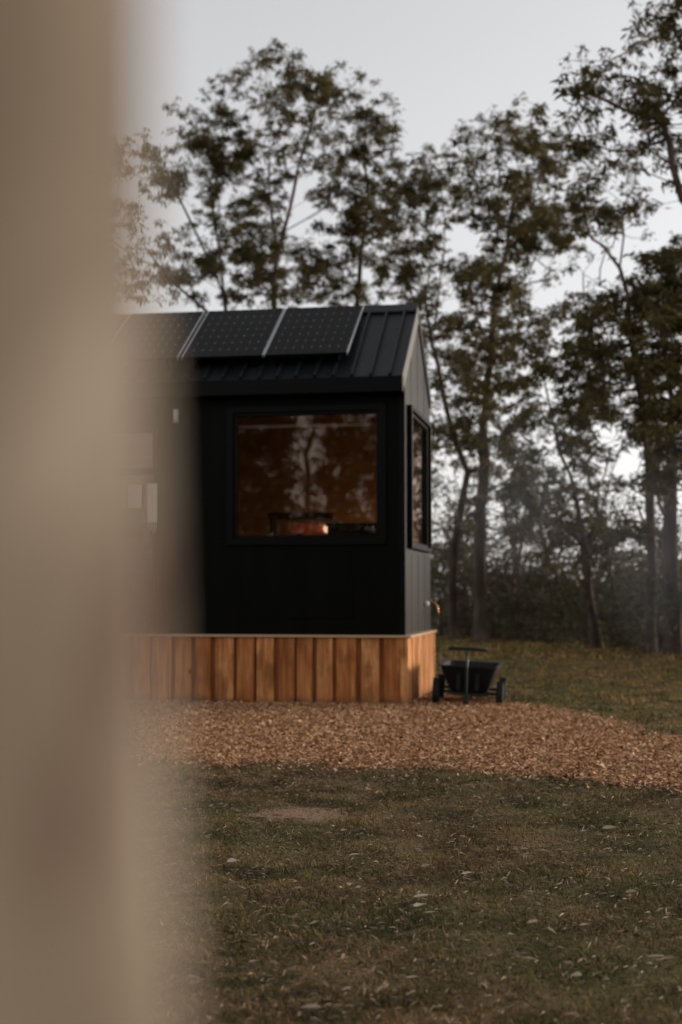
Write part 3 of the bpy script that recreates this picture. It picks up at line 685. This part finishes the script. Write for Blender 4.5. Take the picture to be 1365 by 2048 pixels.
def fill(boxes, holes=()):
    out = []
    for (x0, x1, y0, y1, n_, r0, r1, d0, d1) in boxes:
        c = 0; tries = 0
        while c < n_ and tries < n_ * 20:
            tries += 1; x = random.uniform(x0, x1); y = random.uniform(y0, y1)
            if any((x - h[0]) ** 2 + (y - h[1]) ** 2 < h[2] ** 2 for h in holes): continue
            out.append((x, y, random.uniform(r0, r1), random.uniform(d0, d1))); c += 1
    return out
HO = [(1165, 548, 55), (1215, 560, 30), (1335, 420, 60), (1300, 370, 25), (1225, 865, 28), (1275, 915, 34), (1205, 935, 18), (1210, 1005, 20), (1275, 1010, 32), (1325, 1020, 28),
      (1090, 885, 26), (1112, 790, 26), (612, 440, 42), (645, 465, 38), (575, 380, 22), (1000, 505, 30), (925, 480, 42), (970, 620, 20), (590, 215, 16),
      (925, 455, 30), (1085, 600, 30), (960, 1075, 20), (840, 250, 60), (640, 300, 20), (560, 250, 14), (1020, 595, 24), (895, 600, 28), (1140, 640, 20), (1000, 1050, 14)]
A = [(409,185,12,.9),(449,165,18,1.2),(453,196,26,1.8),(339,218,15,.9),(374,218,14,.8),(357,258,26,1.0),(414,231,24,1.1),(475,249,27,2),(405,271,28,1.8),(427,306,34,2.4),(462,324,36,2.4),(488,306,26,2.2),(445,346,26,1.8),
     (418,394,20,1.2),(427,425,24,1.3),(409,517,24,1.5),(436,535,34,2.2),(348,341,38,1.8),(339,368,28,1.5),(313,306,24,1.1),(286,300,22,1),(361,482,28,1),(317,491,24,.9),(379,530,24,1.1),(313,561,28,1),(348,565,24,1),
     (230,330,30,1.1),(200,400,36,1.3),(250,430,28,.9),(180,300,24,1),(220,520,34,1),(150,450,36,1.2),(260,570,30,1),(485,410,24,1.2),(388,450,18,.8),(470,585,22,1.4),(400,590,22,1)]
B = [(532,108,24,1),(585,110,24,1.1),(506,117,16,.9),(541,135,20,1.7),(484,148,20,1.2),(585,143,22,1.1),(603,165,22,1.2),(585,183,34,1.8),(524,178,24,.7),(651,161,18,1.1),(660,178,28,1.9),(690,192,22,1.5),(629,196,28,1.7),
     (506,258,18,.9),(524,297,18,1.1),(603,275,27,1.3),(576,267,20,1.2),(568,310,15,1.2),(638,319,12,.9),(598,332,12,1),(568,354,20,1.3),(541,390,24,1.5),(515,394,27,1.6),(497,433,34,1.8),(488,469,36,2.3),(510,499,34,2.3),(532,517,34,2.4),
     (524,552,34,1.8),(620,240,18,.9),(655,225,16,.9),(540,225,16,.8),(548,330,14,.9),(560,565,22,1.3),(595,585,20,1.2),(540,590,24,1.3)]
C = [(726,161,20,.9),(700,172,12,.6),(778,203,15,.9),(735,222,24,1.4),(717,218,20,1.3),(765,249,33,1.8),(721,249,28,1.5),(790,225,12,.7),(708,302,26,1.9),(752,297,26,1.9),(708,354,20,1.5),(730,359,22,1.3),(752,335,14,1),
     (669,385,24,1.5),(642,390,9,1),(647,521,34,2.2),(682,504,24,1.7),(625,557,28,1.6),(717,556,26,1.5),(700,482,28,2),(700,455,28,2.1),(726,425,38,2.2),(757,403,34,2.1),(743,442,26,1.9),(780,380,22,1.4),(655,580,24,1.5),(690,590,22,1.3),
     (740,590,22,1.2),(760,500,18,.9),(745,520,16,.8),(672,560,20,1.3),(612,500,16,1.3),(690,330,14,.9)]
Dd = [(790,370,24,1.4),(814,373,28,1.9),(831,330,22,1.2),(866,317,20,1.4),(904,309,15,1.5),(926,326,18,1.2),(883,356,28,1.3),(930,364,22,1.2),(849,377,28,1.4),(909,407,24,1.7),(866,420,24,1.1),(806,399,24,1.4),(793,450,24,1.3),(844,454,24,1.2),
      (874,484,20,1),(793,527,30,2),(814,549,26,1.7),(857,536,18,.9),(880,640,26,1.3),(862,680,26,1.3),(900,700,24,1.2),(880,760,24,1.1),(868,590,16,1),(850,500,20,1),(820,480,20,1),(905,780,26,1.2),(880,860,24,1.2),(925,840,20,1.2),(870,920,18,1),(900,560,12,.6),
      (840,610,20,1.3),(905,655,20,1.2)]
E = [(930,274,20,1.1),(964,236,15,1.1),(999,244,18,1.4),(1024,240,18,1.3),(1046,266,30,2),(1076,231,20,1.2),(1059,283,29,2),(1089,304,27,2),(1076,326,24,1.5),(994,300,11,1.1),(1020,343,27,1.5),(1037,373,28,1.6),(1054,386,24,1.3),(986,411,28,1.4),
     (977,433,27,1.9),(1020,454,20,1.2),(1071,429,34,2.2),(1054,467,38,2.4),(1097,463,36,2.4),(1131,476,32,2),(1149,497,20,1.3),(1059,506,26,1.7),(1020,506,22,1.4),(969,557,36,2.4),(943,540,22,1.5),(994,570,28,2),(1120,340,18,1),(1110,390,22,1.2),(1130,420,16,1),
     (1040,195,8,.4),(1030,205,7,.4),(950,295,12,.8),(975,350,16,.8),(950,390,18,.9),(1000,650,26,1.4),(1030,610,26,1.3),(950,640,24,1.2),(960,700,26,1.3),(985,760,26,1.3),(950,800,22,1.2),(1010,700,24,1.2),(940,740,20,1.1),(1000,850,24,1.3),(960,870,22,1.2),(1030,780,28,1.9),(1020,900,24,1.3),(985,930,22,1.2)]
F = [(1040,690,26,1.4),(1080,650,28,1.5),(1120,690,26,1.5),(1060,750,26,1.4),(1130,740,28,1.8),(1090,720,26,1.3),(1160,700,24,1.4),(1150,770,26,1.6),(1182,800,34,2.2),(1230,808,30,2.2),(1278,841,28,1.7),(1060,840,26,1.4),(1030,860,22,1.2),(1210,770,30,2),(1140,820,24,1.4),(1160,860,24,1.4),
     (1130,900,24,1.4),(1170,920,26,1.4),(1080,960,26,1.6),(1050,920,26,1.5),(1110,980,26,1.6),(1160,980,22,1.4),(1060,1010,24,1.4),(1030,980,24,1.5),(1190,900,20,1.2),(1230,970,14,1),(1215,1040,14,1),(1250,1060,22,1.4),(1130,1040,22,1.3),(1090,1060,24,1.4),(1040,1060,22,1.3)]
H = [(1161,167,24,2),(1183,180,21,1.5),(1204,163,19,1.3),(1243,129,20,1.2),(1179,137,14,1),(1153,240,20,1.2),(1119,231,14,1),(1191,227,18,1.2),(1230,261,19,1.3),(1243,291,9,1.1),(1290,159,28,1.5),(1307,180,33,1.9),(1316,210,33,1.9),(1337,257,28,1.5),(1294,240,23,1.2),
     (1354,141,24,1.5),(1324,56,28,1.3),(1350,34,28,1.4),(1294,26,16,1),(1269,47,14,.9),(1299,69,9,.8),(1333,9,22,1.2),(1337,317,22,1.2),(1354,364,20,1.2),(1400,60,34,1.5),(1430,120,40,1.5),(1390,190,34,1.5),(1440,230,40,1.5),(1480,60,36,1.4),(1500,300,40,1.4),(1400,310,34,1.4),
     (1380,-20,30,1.2),(1440,-60,34,1.2),(1270,185,18,1.2),(1335,110,18,1.1),(1215,130,14,.9),(1260,215,16,1),(1300,290,16,1),(1450,380,40,1.3)]
T4 = [(1161,291,26,2),(1144,309,22,1.5),(1221,339,15,1.1),(1273,343,17,1.3),(1269,399,20,1.9),(1294,411,16,1.2),(1230,424,27,2.2),(1200,429,21,1.8),(1179,399,28,1.3),(1153,386,24,1.3),(1144,420,24,2),(1234,454,15,1.2),(1200,345,14,.8),(1190,310,16,.9),(1250,375,12,.8),(1290,375,10,.7),
      (1210,609,21,1.5),(1230,600,26,1.7),(1166,617,23,1.4),(1191,643,24,1.5),(1180,580,14,.8),(1250,640,22,1.4),(1230,690,26,1.6),(1195,700,24,1.4),(1260,730,26,1.6),(1300,750,26,1.5),(1150,600,14,1),(1215,500,12,.7)]
I = [(1346,506,28,2.2),(1303,514,21,1.3),(1294,544,21,1.3),(1354,544,44,2.4),(1320,570,38,2.4),(1273,574,26,1.6),(1281,617,36,2.4),(1329,617,42,2.4),(1350,656,42,2.4),(1310,690,36,1.9),(1345,730,38,2),(1300,800,30,1.7),(1341,800,40,2.2),(1345,860,44,2.5),(1341,908,46,2.6),(1350,960,34,2),
     (1400,540,46,2.2),(1420,640,50,2.2),(1400,760,50,2),(1410,880,50,2),(1450,560,40,1.6),(1470,700,44,1.6),(1295,860,22,1.3),(1310,940,18,1.1),(1360,590,30,2),(1270,680,24,1.4)]
tree('gum_tree', 'feathery gum tree behind the left of the cabin roof, partly veiled by the blurred trunk', 'tree', 40, [[(450, 0), (446, 900), (452, 620), (440, 500), (425, 400), (445, 300), (450, 220)], [(452, 600), (400, 480), (350, 380), (300, 320)], [(446, 650), (340, 560), (250, 440)]], A + fill([(200, 500, 270, 600, 64, 9, 17, .7, 1.2)], HO), .20)
tree('gum_tree', 'tall airy gum tree with the highest top above the middle of the cabin roof', 'tree', 38, [[(548, 0), (548, 900), (549, 600), (556, 500), (540, 380), (541, 250), (540, 130)], [(552, 540), (580, 420), (600, 320), (625, 240), (650, 180)], [(549, 600), (520, 560), (500, 480)], [(556, 470), (610, 440), (650, 415)]], B + fill([(490, 680, 140, 600, 80, 8, 16, .7, 1.2)], HO), .21)
tree('gum_tree', 'gum tree behind the solar panels with a crown leaning right at its top', 'tree', 42, [[(712, 0), (712, 900), (716, 600), (722, 500), (738, 400), (730, 300), (735, 220)], [(716, 600), (670, 540), (645, 500)], [(722, 500), (765, 460), (775, 400)]], C + fill([(630, 800, 230, 600, 76, 8, 16, .7, 1.2)], HO), .20)
tree('gum_tree', 'gum tree just right of the cabin ridge with curved limbs beside the gable', 'tree', 37, [[(908, 0), (908, 1100), (925, 1000), (936, 945), (908, 875), (885, 780), (862, 680), (850, 600), (862, 500), (850, 400)], [(908, 875), (875, 860), (840, 830)], [(862, 680), (880, 560), (890, 440), (880, 350)]], Dd + fill([(790, 940, 330, 900, 130, 9, 18, .7, 1.2), (855, 950, 820, 1070, 46, 7, 15, .6, 1.2), (900, 1130, 600, 1080, 80, 8, 17, .7, 1.3)], HO), .19)
tree('gum_tree', 'gum tree with a thick straight dark trunk right of the cabin', 'tree', 35, [[(960, 0), (960, 1120), (962, 1000), (967, 900), (972, 800), (985, 700), (990, 600), (1015, 500), (1030, 400), (1040, 300)], [(967, 900), (935, 860), (912, 800), (905, 740)], [(985, 720), (955, 640), (955, 540)], [(990, 600), (1050, 560), (1085, 480)]], E + fill([(930, 1130, 260, 600, 90, 9, 18, .8, 1.3), (930, 1050, 600, 1060, 70, 9, 20, .9, 1.4)], HO), .26)
tree('gum_tree', 'gum tree with a leaning forked trunk standing alone at the grass edge', 'tree', 31, [[(1195, 0), (1188, 1250), (1178, 1185), (1168, 1090), (1157, 1020), (1142, 952), (1116, 897), (1100, 810), (1086, 750), (1072, 690)], [(1170, 1085), (1198, 1036), (1214, 985), (1225, 940), (1250, 880)], [(1155, 1000), (1105, 955), (1080, 915), (1050, 850), (1040, 800)], [(1116, 897), (1150, 850), (1180, 810)]], F + fill([(1020, 1200, 600, 1070, 100, 8, 19, .8, 1.4), (1180, 1330, 830, 1070, 80, 5, 12, .6, 1.1), (1060, 1330, 1040, 1130, 40, 9, 18, .7, 1.2)], HO), .17)
tree('gum_tree', 'open branched gum tree with bare curving upper limbs against the sky', 'tree', 29, [[(1300, 0), (1305, 1150), (1300, 1000), (1295, 880), (1280, 780), (1265, 690), (1256, 591), (1240, 536), (1205, 490), (1176, 463), (1150, 430)], [(1240, 536), (1248, 470), (1243, 420), (1265, 380)], [(1256, 600), (1200, 570), (1168, 548), (1150, 520)], [(1168, 600), (1165, 548), (1190, 515)], [(1176, 463), (1165, 380), (1160, 310)]], T4 + fill([(1130, 1300, 290, 470, 36, 7, 13, .6, 1.1), (1150, 1310, 590, 850, 80, 9, 19, .9, 1.5)], HO), .17)
tree('gum_tree', 'tallest gum tree at the top right, its drooping crown cut by the frame', 'tree', 25, [[(1500, 0), (1490, 1000), (1470, 700), (1440, 520), (1400, 430), (1365, 400), (1345, 330), (1320, 230), (1310, 160)], [(1400, 430), (1400, 300), (1390, 150), (1350, 60)], [(1320, 240), (1250, 220), (1190, 190)], [(1365, 400), (1320, 410)]], H + fill([(1130, 1365, 90, 330, 40, 7, 14, .6, 1.1), (1260, 1365, 0, 110, 16, 7, 12, .6, 1), (1370, 1560, -80, 450, 40, 14, 24, .8, 1.2)], HO), .24)
tree('gum_tree', 'dense dark gum tree on the right edge with a straight dark trunk', 'tree', 28, [[(1345, 0), (1344, 1150), (1342, 980), (1340, 850), (1335, 740), (1330, 620), (1340, 540)], [(1340, 850), (1400, 780), (1430, 650)], [(1335, 740), (1290, 680), (1280, 620)]], I + fill([(1270, 1480, 500, 980, 100, 10, 20, 1, 1.6)], HO), .24)

# ---------- slender trees and shrubs of the wood's edge (one source of each kind, then copies)
def proto_tree(name, label, cat, clumps3, stems, leaf, bark, rb, lsize, group, k=420):
    e = empty(name, (0, 0, 0), 0, label, cat, group)
    mb = MB()
    for st_ in stems: mb.tube(st_[0], [max(.008, rb * (1 - .85 * i / (len(st_[0]) - 1))) * st_[1] for i in range(len(st_[0]))], 6, cap=False)
    for (c, r, dn) in clumps3:
        near_ = min((q for s_ in stems for q in s_[0]), key=lambda q: (Vector(q) - Vector(c)).length + max(0, q[2] - c[2]) * 2)
        m_ = (Vector(near_) + Vector(c)) / 2 + Vector((0, 0, -.1)); mb.tube([near_, m_, c], [.018, .012, .006], 4, cap=False)
    mb.build('trunk', bark, e)
    cc, nn_, ss = [], [], []
    for (c, r, dn) in clumps3:
        ns = 5
        for _ in range(ns):
            cc.append([c[i] + random.gauss(0, .5) * r for i in range(3)]); nn_.append(int(k * dn * r * r / ns) + 2); ss.append(r * .4)
    v = make_leaves(np.array(cc), np.array(nn_), np.array(ss), *lsize, .15, .45)
    v[:, :, 2] = np.maximum(v[:, :, 2], .02)
    np_mesh('crown', v, 4, leaf, np.clip(np.repeat(rng.uniform(.05, .9, len(nn_)), nn_) * .6 + rng.beta(2, 2, len(v)) * .4, 0, 1), e)
    return e
def shrub_proto(h, w_, n_, dn):
    h *= .86
    cl = []
    for _ in range(n_):
        a = random.uniform(0, 6.28); rr = w_ * math.sqrt(random.random()); z = h * random.uniform(.08, 1) * (1 - .35 * (rr / w_) ** 2)
        cl.append(((rr * math.cos(a), rr * math.sin(a), z), random.uniform(.28, .5), dn * random.uniform(.6, 1.3)))
    st_ = [([(0.1 * k, 0, 0), (.25 * math.cos(k * 2.1), .25 * math.sin(k * 2.1), h * .4), (.6 * w_ * math.cos(k * 2.1), .6 * w_ * math.sin(k * 2.1), h * .85)], 1) for k in range(3)]
    return cl, st_
def copy_tree(o, loc, rz, sc, label, group=None):
    c = o.copy(); COL.objects.link(c); c.location = loc; c.rotation_euler = (0, 0, rz); c.scale = sc
    c['label'] = label
    if group: c['group'] = group
    for ch in o.children:
        d = ch.copy(); COL.objects.link(d); d.parent = c
    return c
SG = 'shrubs along the edge of the wood'
cl, st_ = shrub_proto(2.6, 1.6, 40, .75); sh1 = proto_tree('shrub', 'x', 'shrub', cl, st_, m_leaf2, m_bark, .05, (.10, .20), SG)
cl, st_ = shrub_proto(3.4, 1.3, 38, .65); sh2 = proto_tree('shrub', 'x', 'shrub', cl, st_, m_leaf2, m_bark, .05, (.10, .20), SG)
def edge_depth(px): return 39.5 - (px - 870) * (11.2 / 495) if px > 870 else 39.5
vis = [(885, 1.5, 1.0, 0, 'shrub behind the upright handle side of the cart, nearest the gable wall'), (935, 2, 1.05, 1, 'tall hazy shrub directly beyond the garden cart'), (990, 1.2, .8, 0, 'low dark shrub at the grass edge right of the garden cart'),
       (1035, 2.5, 1.1, 1, 'upright shrub behind the smoke left of the pale leaning trunk'), (1085, 1.5, .9, 0, 'rounded shrub around the foot of the pale leaning trunk'), (1135, 1.6, .85, 0, 'dark rounded shrub just left of the forked trunk'),
       (1165, 4, 1.15, 1, 'tall grey green shrub behind the forked trunk'), (1225, 1.0, .8, 0, 'darkest low shrub just right of the forked trunk'), (1265, 2.6, 1.0, 1, 'pale grey green shrub between the forked trunk and the right edge'), (1320, 1.4, .85, 0, 'dark shrub left of the straight dark trunk on the right'), (1362, 1.2, .95, 1, 'shrub at the right edge of the picture')]
first = {0: True, 1: True}
for (px, back, sc, k, lab) in vis:
    d = edge_depth(px) + back; p = P(px, 1190, d); src = (sh1, sh2)[k]
    if first[k]: first[k] = False; src.location = (p.x, d, 0); src.rotation_euler = (0, 0, random.uniform(0, 6)); src.scale = (sc, sc, sc); src['label'] = lab
    else: copy_tree(src, (p.x, d, 0), random.uniform(0, 6), (sc, sc, sc * random.uniform(.9, 1.05)), lab)
for i in range(5):    # the wood's edge goes on past the frame
    x = 7.6 + i * 2.1 + random.uniform(-.4, .4); copy_tree((sh1, sh2)[i % 2], (x, 27 - i * .8, 0), random.uniform(0, 6), (1.1, 1.1, 1.1), 'shrub beyond the right side of the picture', 'shrubs past the frame')
# slender pale trunked trees
def slender(h, lean, crownlow):
    st_ = [([(0, 0, 0), (lean * .15, .02, h * .25), (lean * .45, .05, h * .55), (lean * .8, 0, h * .8), (lean, 0, h)], 1), ([(lean * .35, .03, h * .45), (lean * .1, .1, h * .7), (-.3, .2, h * .92)], .6)]
    cl = [((lean * t + random.gauss(0, .7), random.gauss(0, .7), h * t + random.uniform(-.2, .3)), random.uniform(.25, .45), random.uniform(.5, 1.2)) for t in [random.uniform(crownlow, 1.0) for _ in range(20)]]
    return cl, st_
cl, st_ = slender(4.3, .7, .5); sl1 = proto_tree('slender_tree', 'x', 'tree', cl, st_, m_leaf2, m_bark_pale, .10, (.10, .18), 'slender trees at the edge of the wood')
spots = [(1078, .6, .22, 1.0, 'slender tree with a pale leaning trunk between the cart and the forked trunk'), (895, 1, .1, .9, 'thin tree trunk nearest the gable wall at the wood edge'), (940, 2.5, 2, .85, 'thin trunk just behind the garden cart grip at the wood edge'),
         (1052, 1.5, 3.3, .95, 'thin dark tree left of the pale leaning trunk'), (1120, 3.0, 4, .8, 'short slender tree midway between pale leaning and forked trunks'), (1240, 2.0, 3, .9, 'short slender tree right of the forked trunk'), (1297, 1.0, .3, .85, 'slender pale trunk left of the straight dark trunk at right'), (1020, 3, 5, .9, 'slender tree half lost in smoke beyond the cart')]
for i, (px, back, rz, sc, lab) in enumerate(spots):
    d = edge_depth(px) + back; p = P(px, 1190, d)
    if i == 0: sl1.location = (p.x, d, 0); sl1.rotation_euler = (0, 0, rz); sl1['label'] = lab
    else: copy_tree(sl1, (p.x, d, 0), rz, (sc, sc, sc), lab)

# far woodland: one unbroken mass beyond the edge
cc, nn_, ss = [], [], []
for i in range(1050):
    d = random.uniform(44, 62); ang = random.uniform(-.62, .75); x = d * math.tan(ang)
    top = (2.1 + .9 * math.sin(x * .7) + .6 * math.sin(x * 1.9 + 1)) * d / 50 * .8 + .5
    z = random.uniform(.1, 1) ** .8 * top; cc.append((x, d, z)); nn_.append(60); ss.append(.5)
v = make_leaves(np.array(cc), np.array(nn_), np.array(ss), .18, .34, .22, .4); v[:, :, 2] = np.maximum(v[:, :, 2], .02)
tag(np_mesh('far_woodland', v, 4, m_leaf2, rng.beta(2, 2, len(v))), 'dim scrubby woodland beyond the grass', 'woodland', kind='stuff')
# the wood behind the photographer, mirrored in the cabin's windows
srcs = [o for o in S.objects if o.name.startswith('gum_tree') and o.parent is None]
bk = [(-11.2, -15, 4, 1.0), (-13.0, -18, 1, 1.0), (-14.6, -14.5, 8, .9), (-16.6, -17.5, 3, 1.1), (-12.2, -21, 6, 1.0), (-9.2, -18, 2, 1.1), (-12.1, -13, 7, .8), (-15.6, -20, 4, 1.1), (-14.0, -23, 5, 1.2), (-18.5, -16, 0, 1.1), (-4.5, -17, 5, 1.0), (1.5, -19, 3, 1.1), (-8.0, -13.5, 5, .9), (7.5, -16, 1, 1.0)]
for (x, y, k, sc) in bk:
    copy_tree(srcs[k], (x, y, 0), R(180) + random.uniform(-.5, .5), (sc, sc, sc), 'gum tree behind the photographer, seen only as a dark reflection in the cabin window', 'gum trees mirrored in the cabin window')
for k, (x, y) in enumerate([(13, 26), (16, 31), (10.5, 24)]):
    copy_tree(srcs[(4, 1, 5)[k]], (x, y, 0), k * 1.3, (1, 1, 1), 'gum tree past the right side of the picture, mirrored in the gable window', 'gum trees past the right of the frame')

cc, nn_, ss = [], [], []
for i in range(900):
    x = random.uniform(-34, 24); d = -random.uniform(19, 26); top = 4.6 + 1.3 * math.sin(x * .6) + .8 * math.sin(x * 1.7)
    cc.append((x, d, random.uniform(.1, 1) ** .8 * top)); nn_.append(45); ss.append(.55)
v = make_leaves(np.array(cc), np.array(nn_), np.array(ss), .22, .40, .24, .4); v[:, :, 2] = np.maximum(v[:, :, 2], .02)
tag(np_mesh('near_woodland', v, 4, m_leaf2, rng.beta(2, 2, len(v))), 'scrubby woodland behind the photographer, mirrored in the cabin window', 'woodland', kind='stuff')

# ------------------------------------------------------------------ campfire smoke drifting before the wood
m_smoke = bpy.data.materials.new('smoke'); m_smoke.use_nodes = True
n, l = m_smoke.node_tree.nodes, m_smoke.node_tree.links; n.clear()
oo = n.new('ShaderNodeOutputMaterial'); pv = n.new('ShaderNodeVolumePrincipled'); pv.inputs['Color'].default_value = (.74, .78, .88, 1); pv.inputs['Anisotropy'].default_value = .2
tc = n.new('ShaderNodeTexCoord'); ln_ = n.new('ShaderNodeVectorMath'); ln_.operation = 'LENGTH'; l.new(tc.outputs['Object'], ln_.inputs[0])
fall = ramp(n, l, ln_.outputs['Value'], [(.15, (1, 1, 1)), (.97, (0, 0, 0))])
nz = noise(n, l, 1.6, 4, sc=(1.2, 1, .8)); nz = ramp(n, l, nz, [(.36, (0, 0, 0)), (.66, (1, 1, 1))])
l.new(mth(n, l, 'MULTIPLY', mth(n, l, 'MULTIPLY', fall, nz),   .10), pv.inputs['Density']); l.new(pv.outputs[0], oo.inputs['Volume'])
def smoke(px, py, d, sx, sy, sz, lab):
    mb = MB(); mb.lathe([(max(.001, math.sin(math.pi * i / 12)), -math.cos(math.pi * i / 12)) for i in range(13)], None, 24)
    o = mb.build('smoke', m_smoke); o.location = P(px, py, d); o.scale = (sx, sy, sz); tag(o, lab, 'smoke', 'drifting smoke', 'stuff')
smoke(1065, 985, 24.5, 1.9, 2.0, 1.7, 'blue grey wisp of smoke drifting right of the cabin before the trees')
smoke(1335, 1090, 22.5, 1.5, 2.0, 2.0, 'faint wisp of smoke at the right edge before the trees')

# ------------------------------------------------------------------ pale trunk close to the lens, left
m_pale, n, l, b = mat('smooth_pale_bark', rough=.8, spec=.2)
tc = n.new('ShaderNodeTexCoord'); ob = tc.outputs['Object']
f1 = noise(n, l, 15, 3, sc=(1, 1, .5), vec=ob)
c = ramp(n, l, f1, [(.30, (.115, .088, .060)), (.52, (.185, .146, .106)), (.70, (.27, .222, .172))])
sp = n.new('ShaderNodeSeparateXYZ'); l.new(ob, sp.inputs[0])
# a long slanting strip where outer bark is still attached (angle round the trunk vs height)
an = n.new('ShaderNodeMath'); an.operation = 'ARCTAN2'; l.new(sp.outputs[0], an.inputs[0]); l.new(mth(n, l, 'MULTIPLY', sp.outputs[1], -1.0), an.inputs[1])
def strip(a0, z0, slope, wdt, zc, zh, col, k):
    global c
    lin_ = mth(n, l, 'SUBTRACT', an.outputs[0], mth(n, l, 'ADD', mth(n, l, 'MULTIPLY', mth(n, l, 'SUBTRACT', sp.outputs[2], z0), slope), a0))
    u = mth(n, l, 'DIVIDE', lin_, wdt); w_ = mth(n, l, 'DIVIDE', mth(n, l, 'SUBTRACT', sp.outputs[2], zc), zh)
    d = mth(n, l, 'ADD', mth(n, l, 'MULTIPLY', u, u), mth(n, l, 'MULTIPLY', w_, w_)); d = mth(n, l, 'ADD', d, mth(n, l, 'MULTIPLY', mth(n, l, 'SUBTRACT', f1, .5), 1.2))
    c = mixc(n, l, ramp(n, l, d, [(.5, (k, k, k)), (1.15, (0, 0, 0))]), c, col)
STRIPS = [(1.24, 1.205, 5.5, .12, 1.205, .026, (.30, .25, .20), .6), (1.62, 1.12, -1, .16, 1.112, .036, (.31, .26, .205), .8), (1.06, 1.275, 1.7, .20, 1.275, .060, (.10, .072, .046), .7), (1.42, 1.163, 4.6, .13, 1.163, .024, (.075, .036, .022), 1.0), (1.20, 1.130, 2.5, .09, 1.130, .015, (.075, .040, .025), .9)]
for s_ in STRIPS: strip(*s_)
l.new(c, b.inputs['Base Color'])
TX, TY = -.1650, .300
pt = empty('pale_tree', (TX, TY, 0), 0, 'large pale smooth barked tree trunk standing very close, blurred across the left edge', 'tree')
mb = MB(); zs = [0, .05, .15, .35, .6, .8, .95, 1.0, 1.05, 1.1, 1.15, 1.2, 1.25, 1.3, 1.35, 1.4, 1.5, 1.7, 2.0, 2.5, 3.2, 4.2, 5.5, 7]
rs = [q_ * .75 for q_ in [.30, .26, .22, .195, .183, .176, .180, .179, .177, .172, .168, .166, .164, .163, .163, .163, .162, .16, .158, .15, .14, .12, .10, .07]]
nA = 64; vs = []
for z, r in zip(zs, rs):
    ox = -.02 * max(0, z - 1.5); oy = -.25 * max(0, z - 1.7)
    for k in range(nA):
        a = 2 * math.pi * k / nA; rr = r * (1 + (.02 * math.sin(3 * a + z * 2) + .012 * math.sin(5 * a + 1 - z)) * (1 if z > 2 or z < .7 else .35) + (.12 * math.sin(4 * a + 1) if z < .2 else 0) * (1 - z / .2))
        vs.append((ox + rr * math.cos(a), oy + rr * math.sin(a), z))
mb.add(vs, [(i * nA + k, i * nA + (k + 1) % nA, (i + 1) * nA + (k + 1) % nA, (i + 1) * nA + k) for i in range(len(zs) - 1) for k in range(nA)], .5, 0, True)
for (a, z, L) in ((2.6, 3.3, 2.2), (4.3, 4.2, 2.0), (3.4, 5.2, 1.6), (5.2, 5.8, 1.2)):
    p0 = Vector((-.02 * (z - 1.5), -.25 * (z - 1.7), z)); d = Vector((math.cos(a), math.sin(a) - .3, .55)); mb.tube([p0, p0 + d * L * .5 + Vector((0, 0, -.05)), p0 + d * L], [.06, .045, .02], 8)
mb.build('trunk', m_pale, pt)
cc, nn_, ss = [], [], []
for (a, z, L) in ((2.6, 3.3, 2.2), (4.3, 4.2, 2.0), (3.4, 5.2, 1.6), (5.2, 5.8, 1.2), (4, 7, .1)):
    p0 = Vector((-.02 * (z - 1.5), -.25 * (z - 1.7), z)); d = Vector((math.cos(a), math.sin(a) - .3, .55))
    for _ in range(7): q = p0 + d * L * random.uniform(.7, 1.15) + Vector((random.gauss(0, .35), random.gauss(0, .35), random.gauss(0, .3))); cc.append(tuple(q)); nn_.append(90); ss.append(.16)
v = make_leaves(np.array(cc), np.array(nn_), np.array(ss), .10, .16, .13); np_mesh('crown', v, 4, m_leaf, rng.beta(2, 2, len(v)), pt)
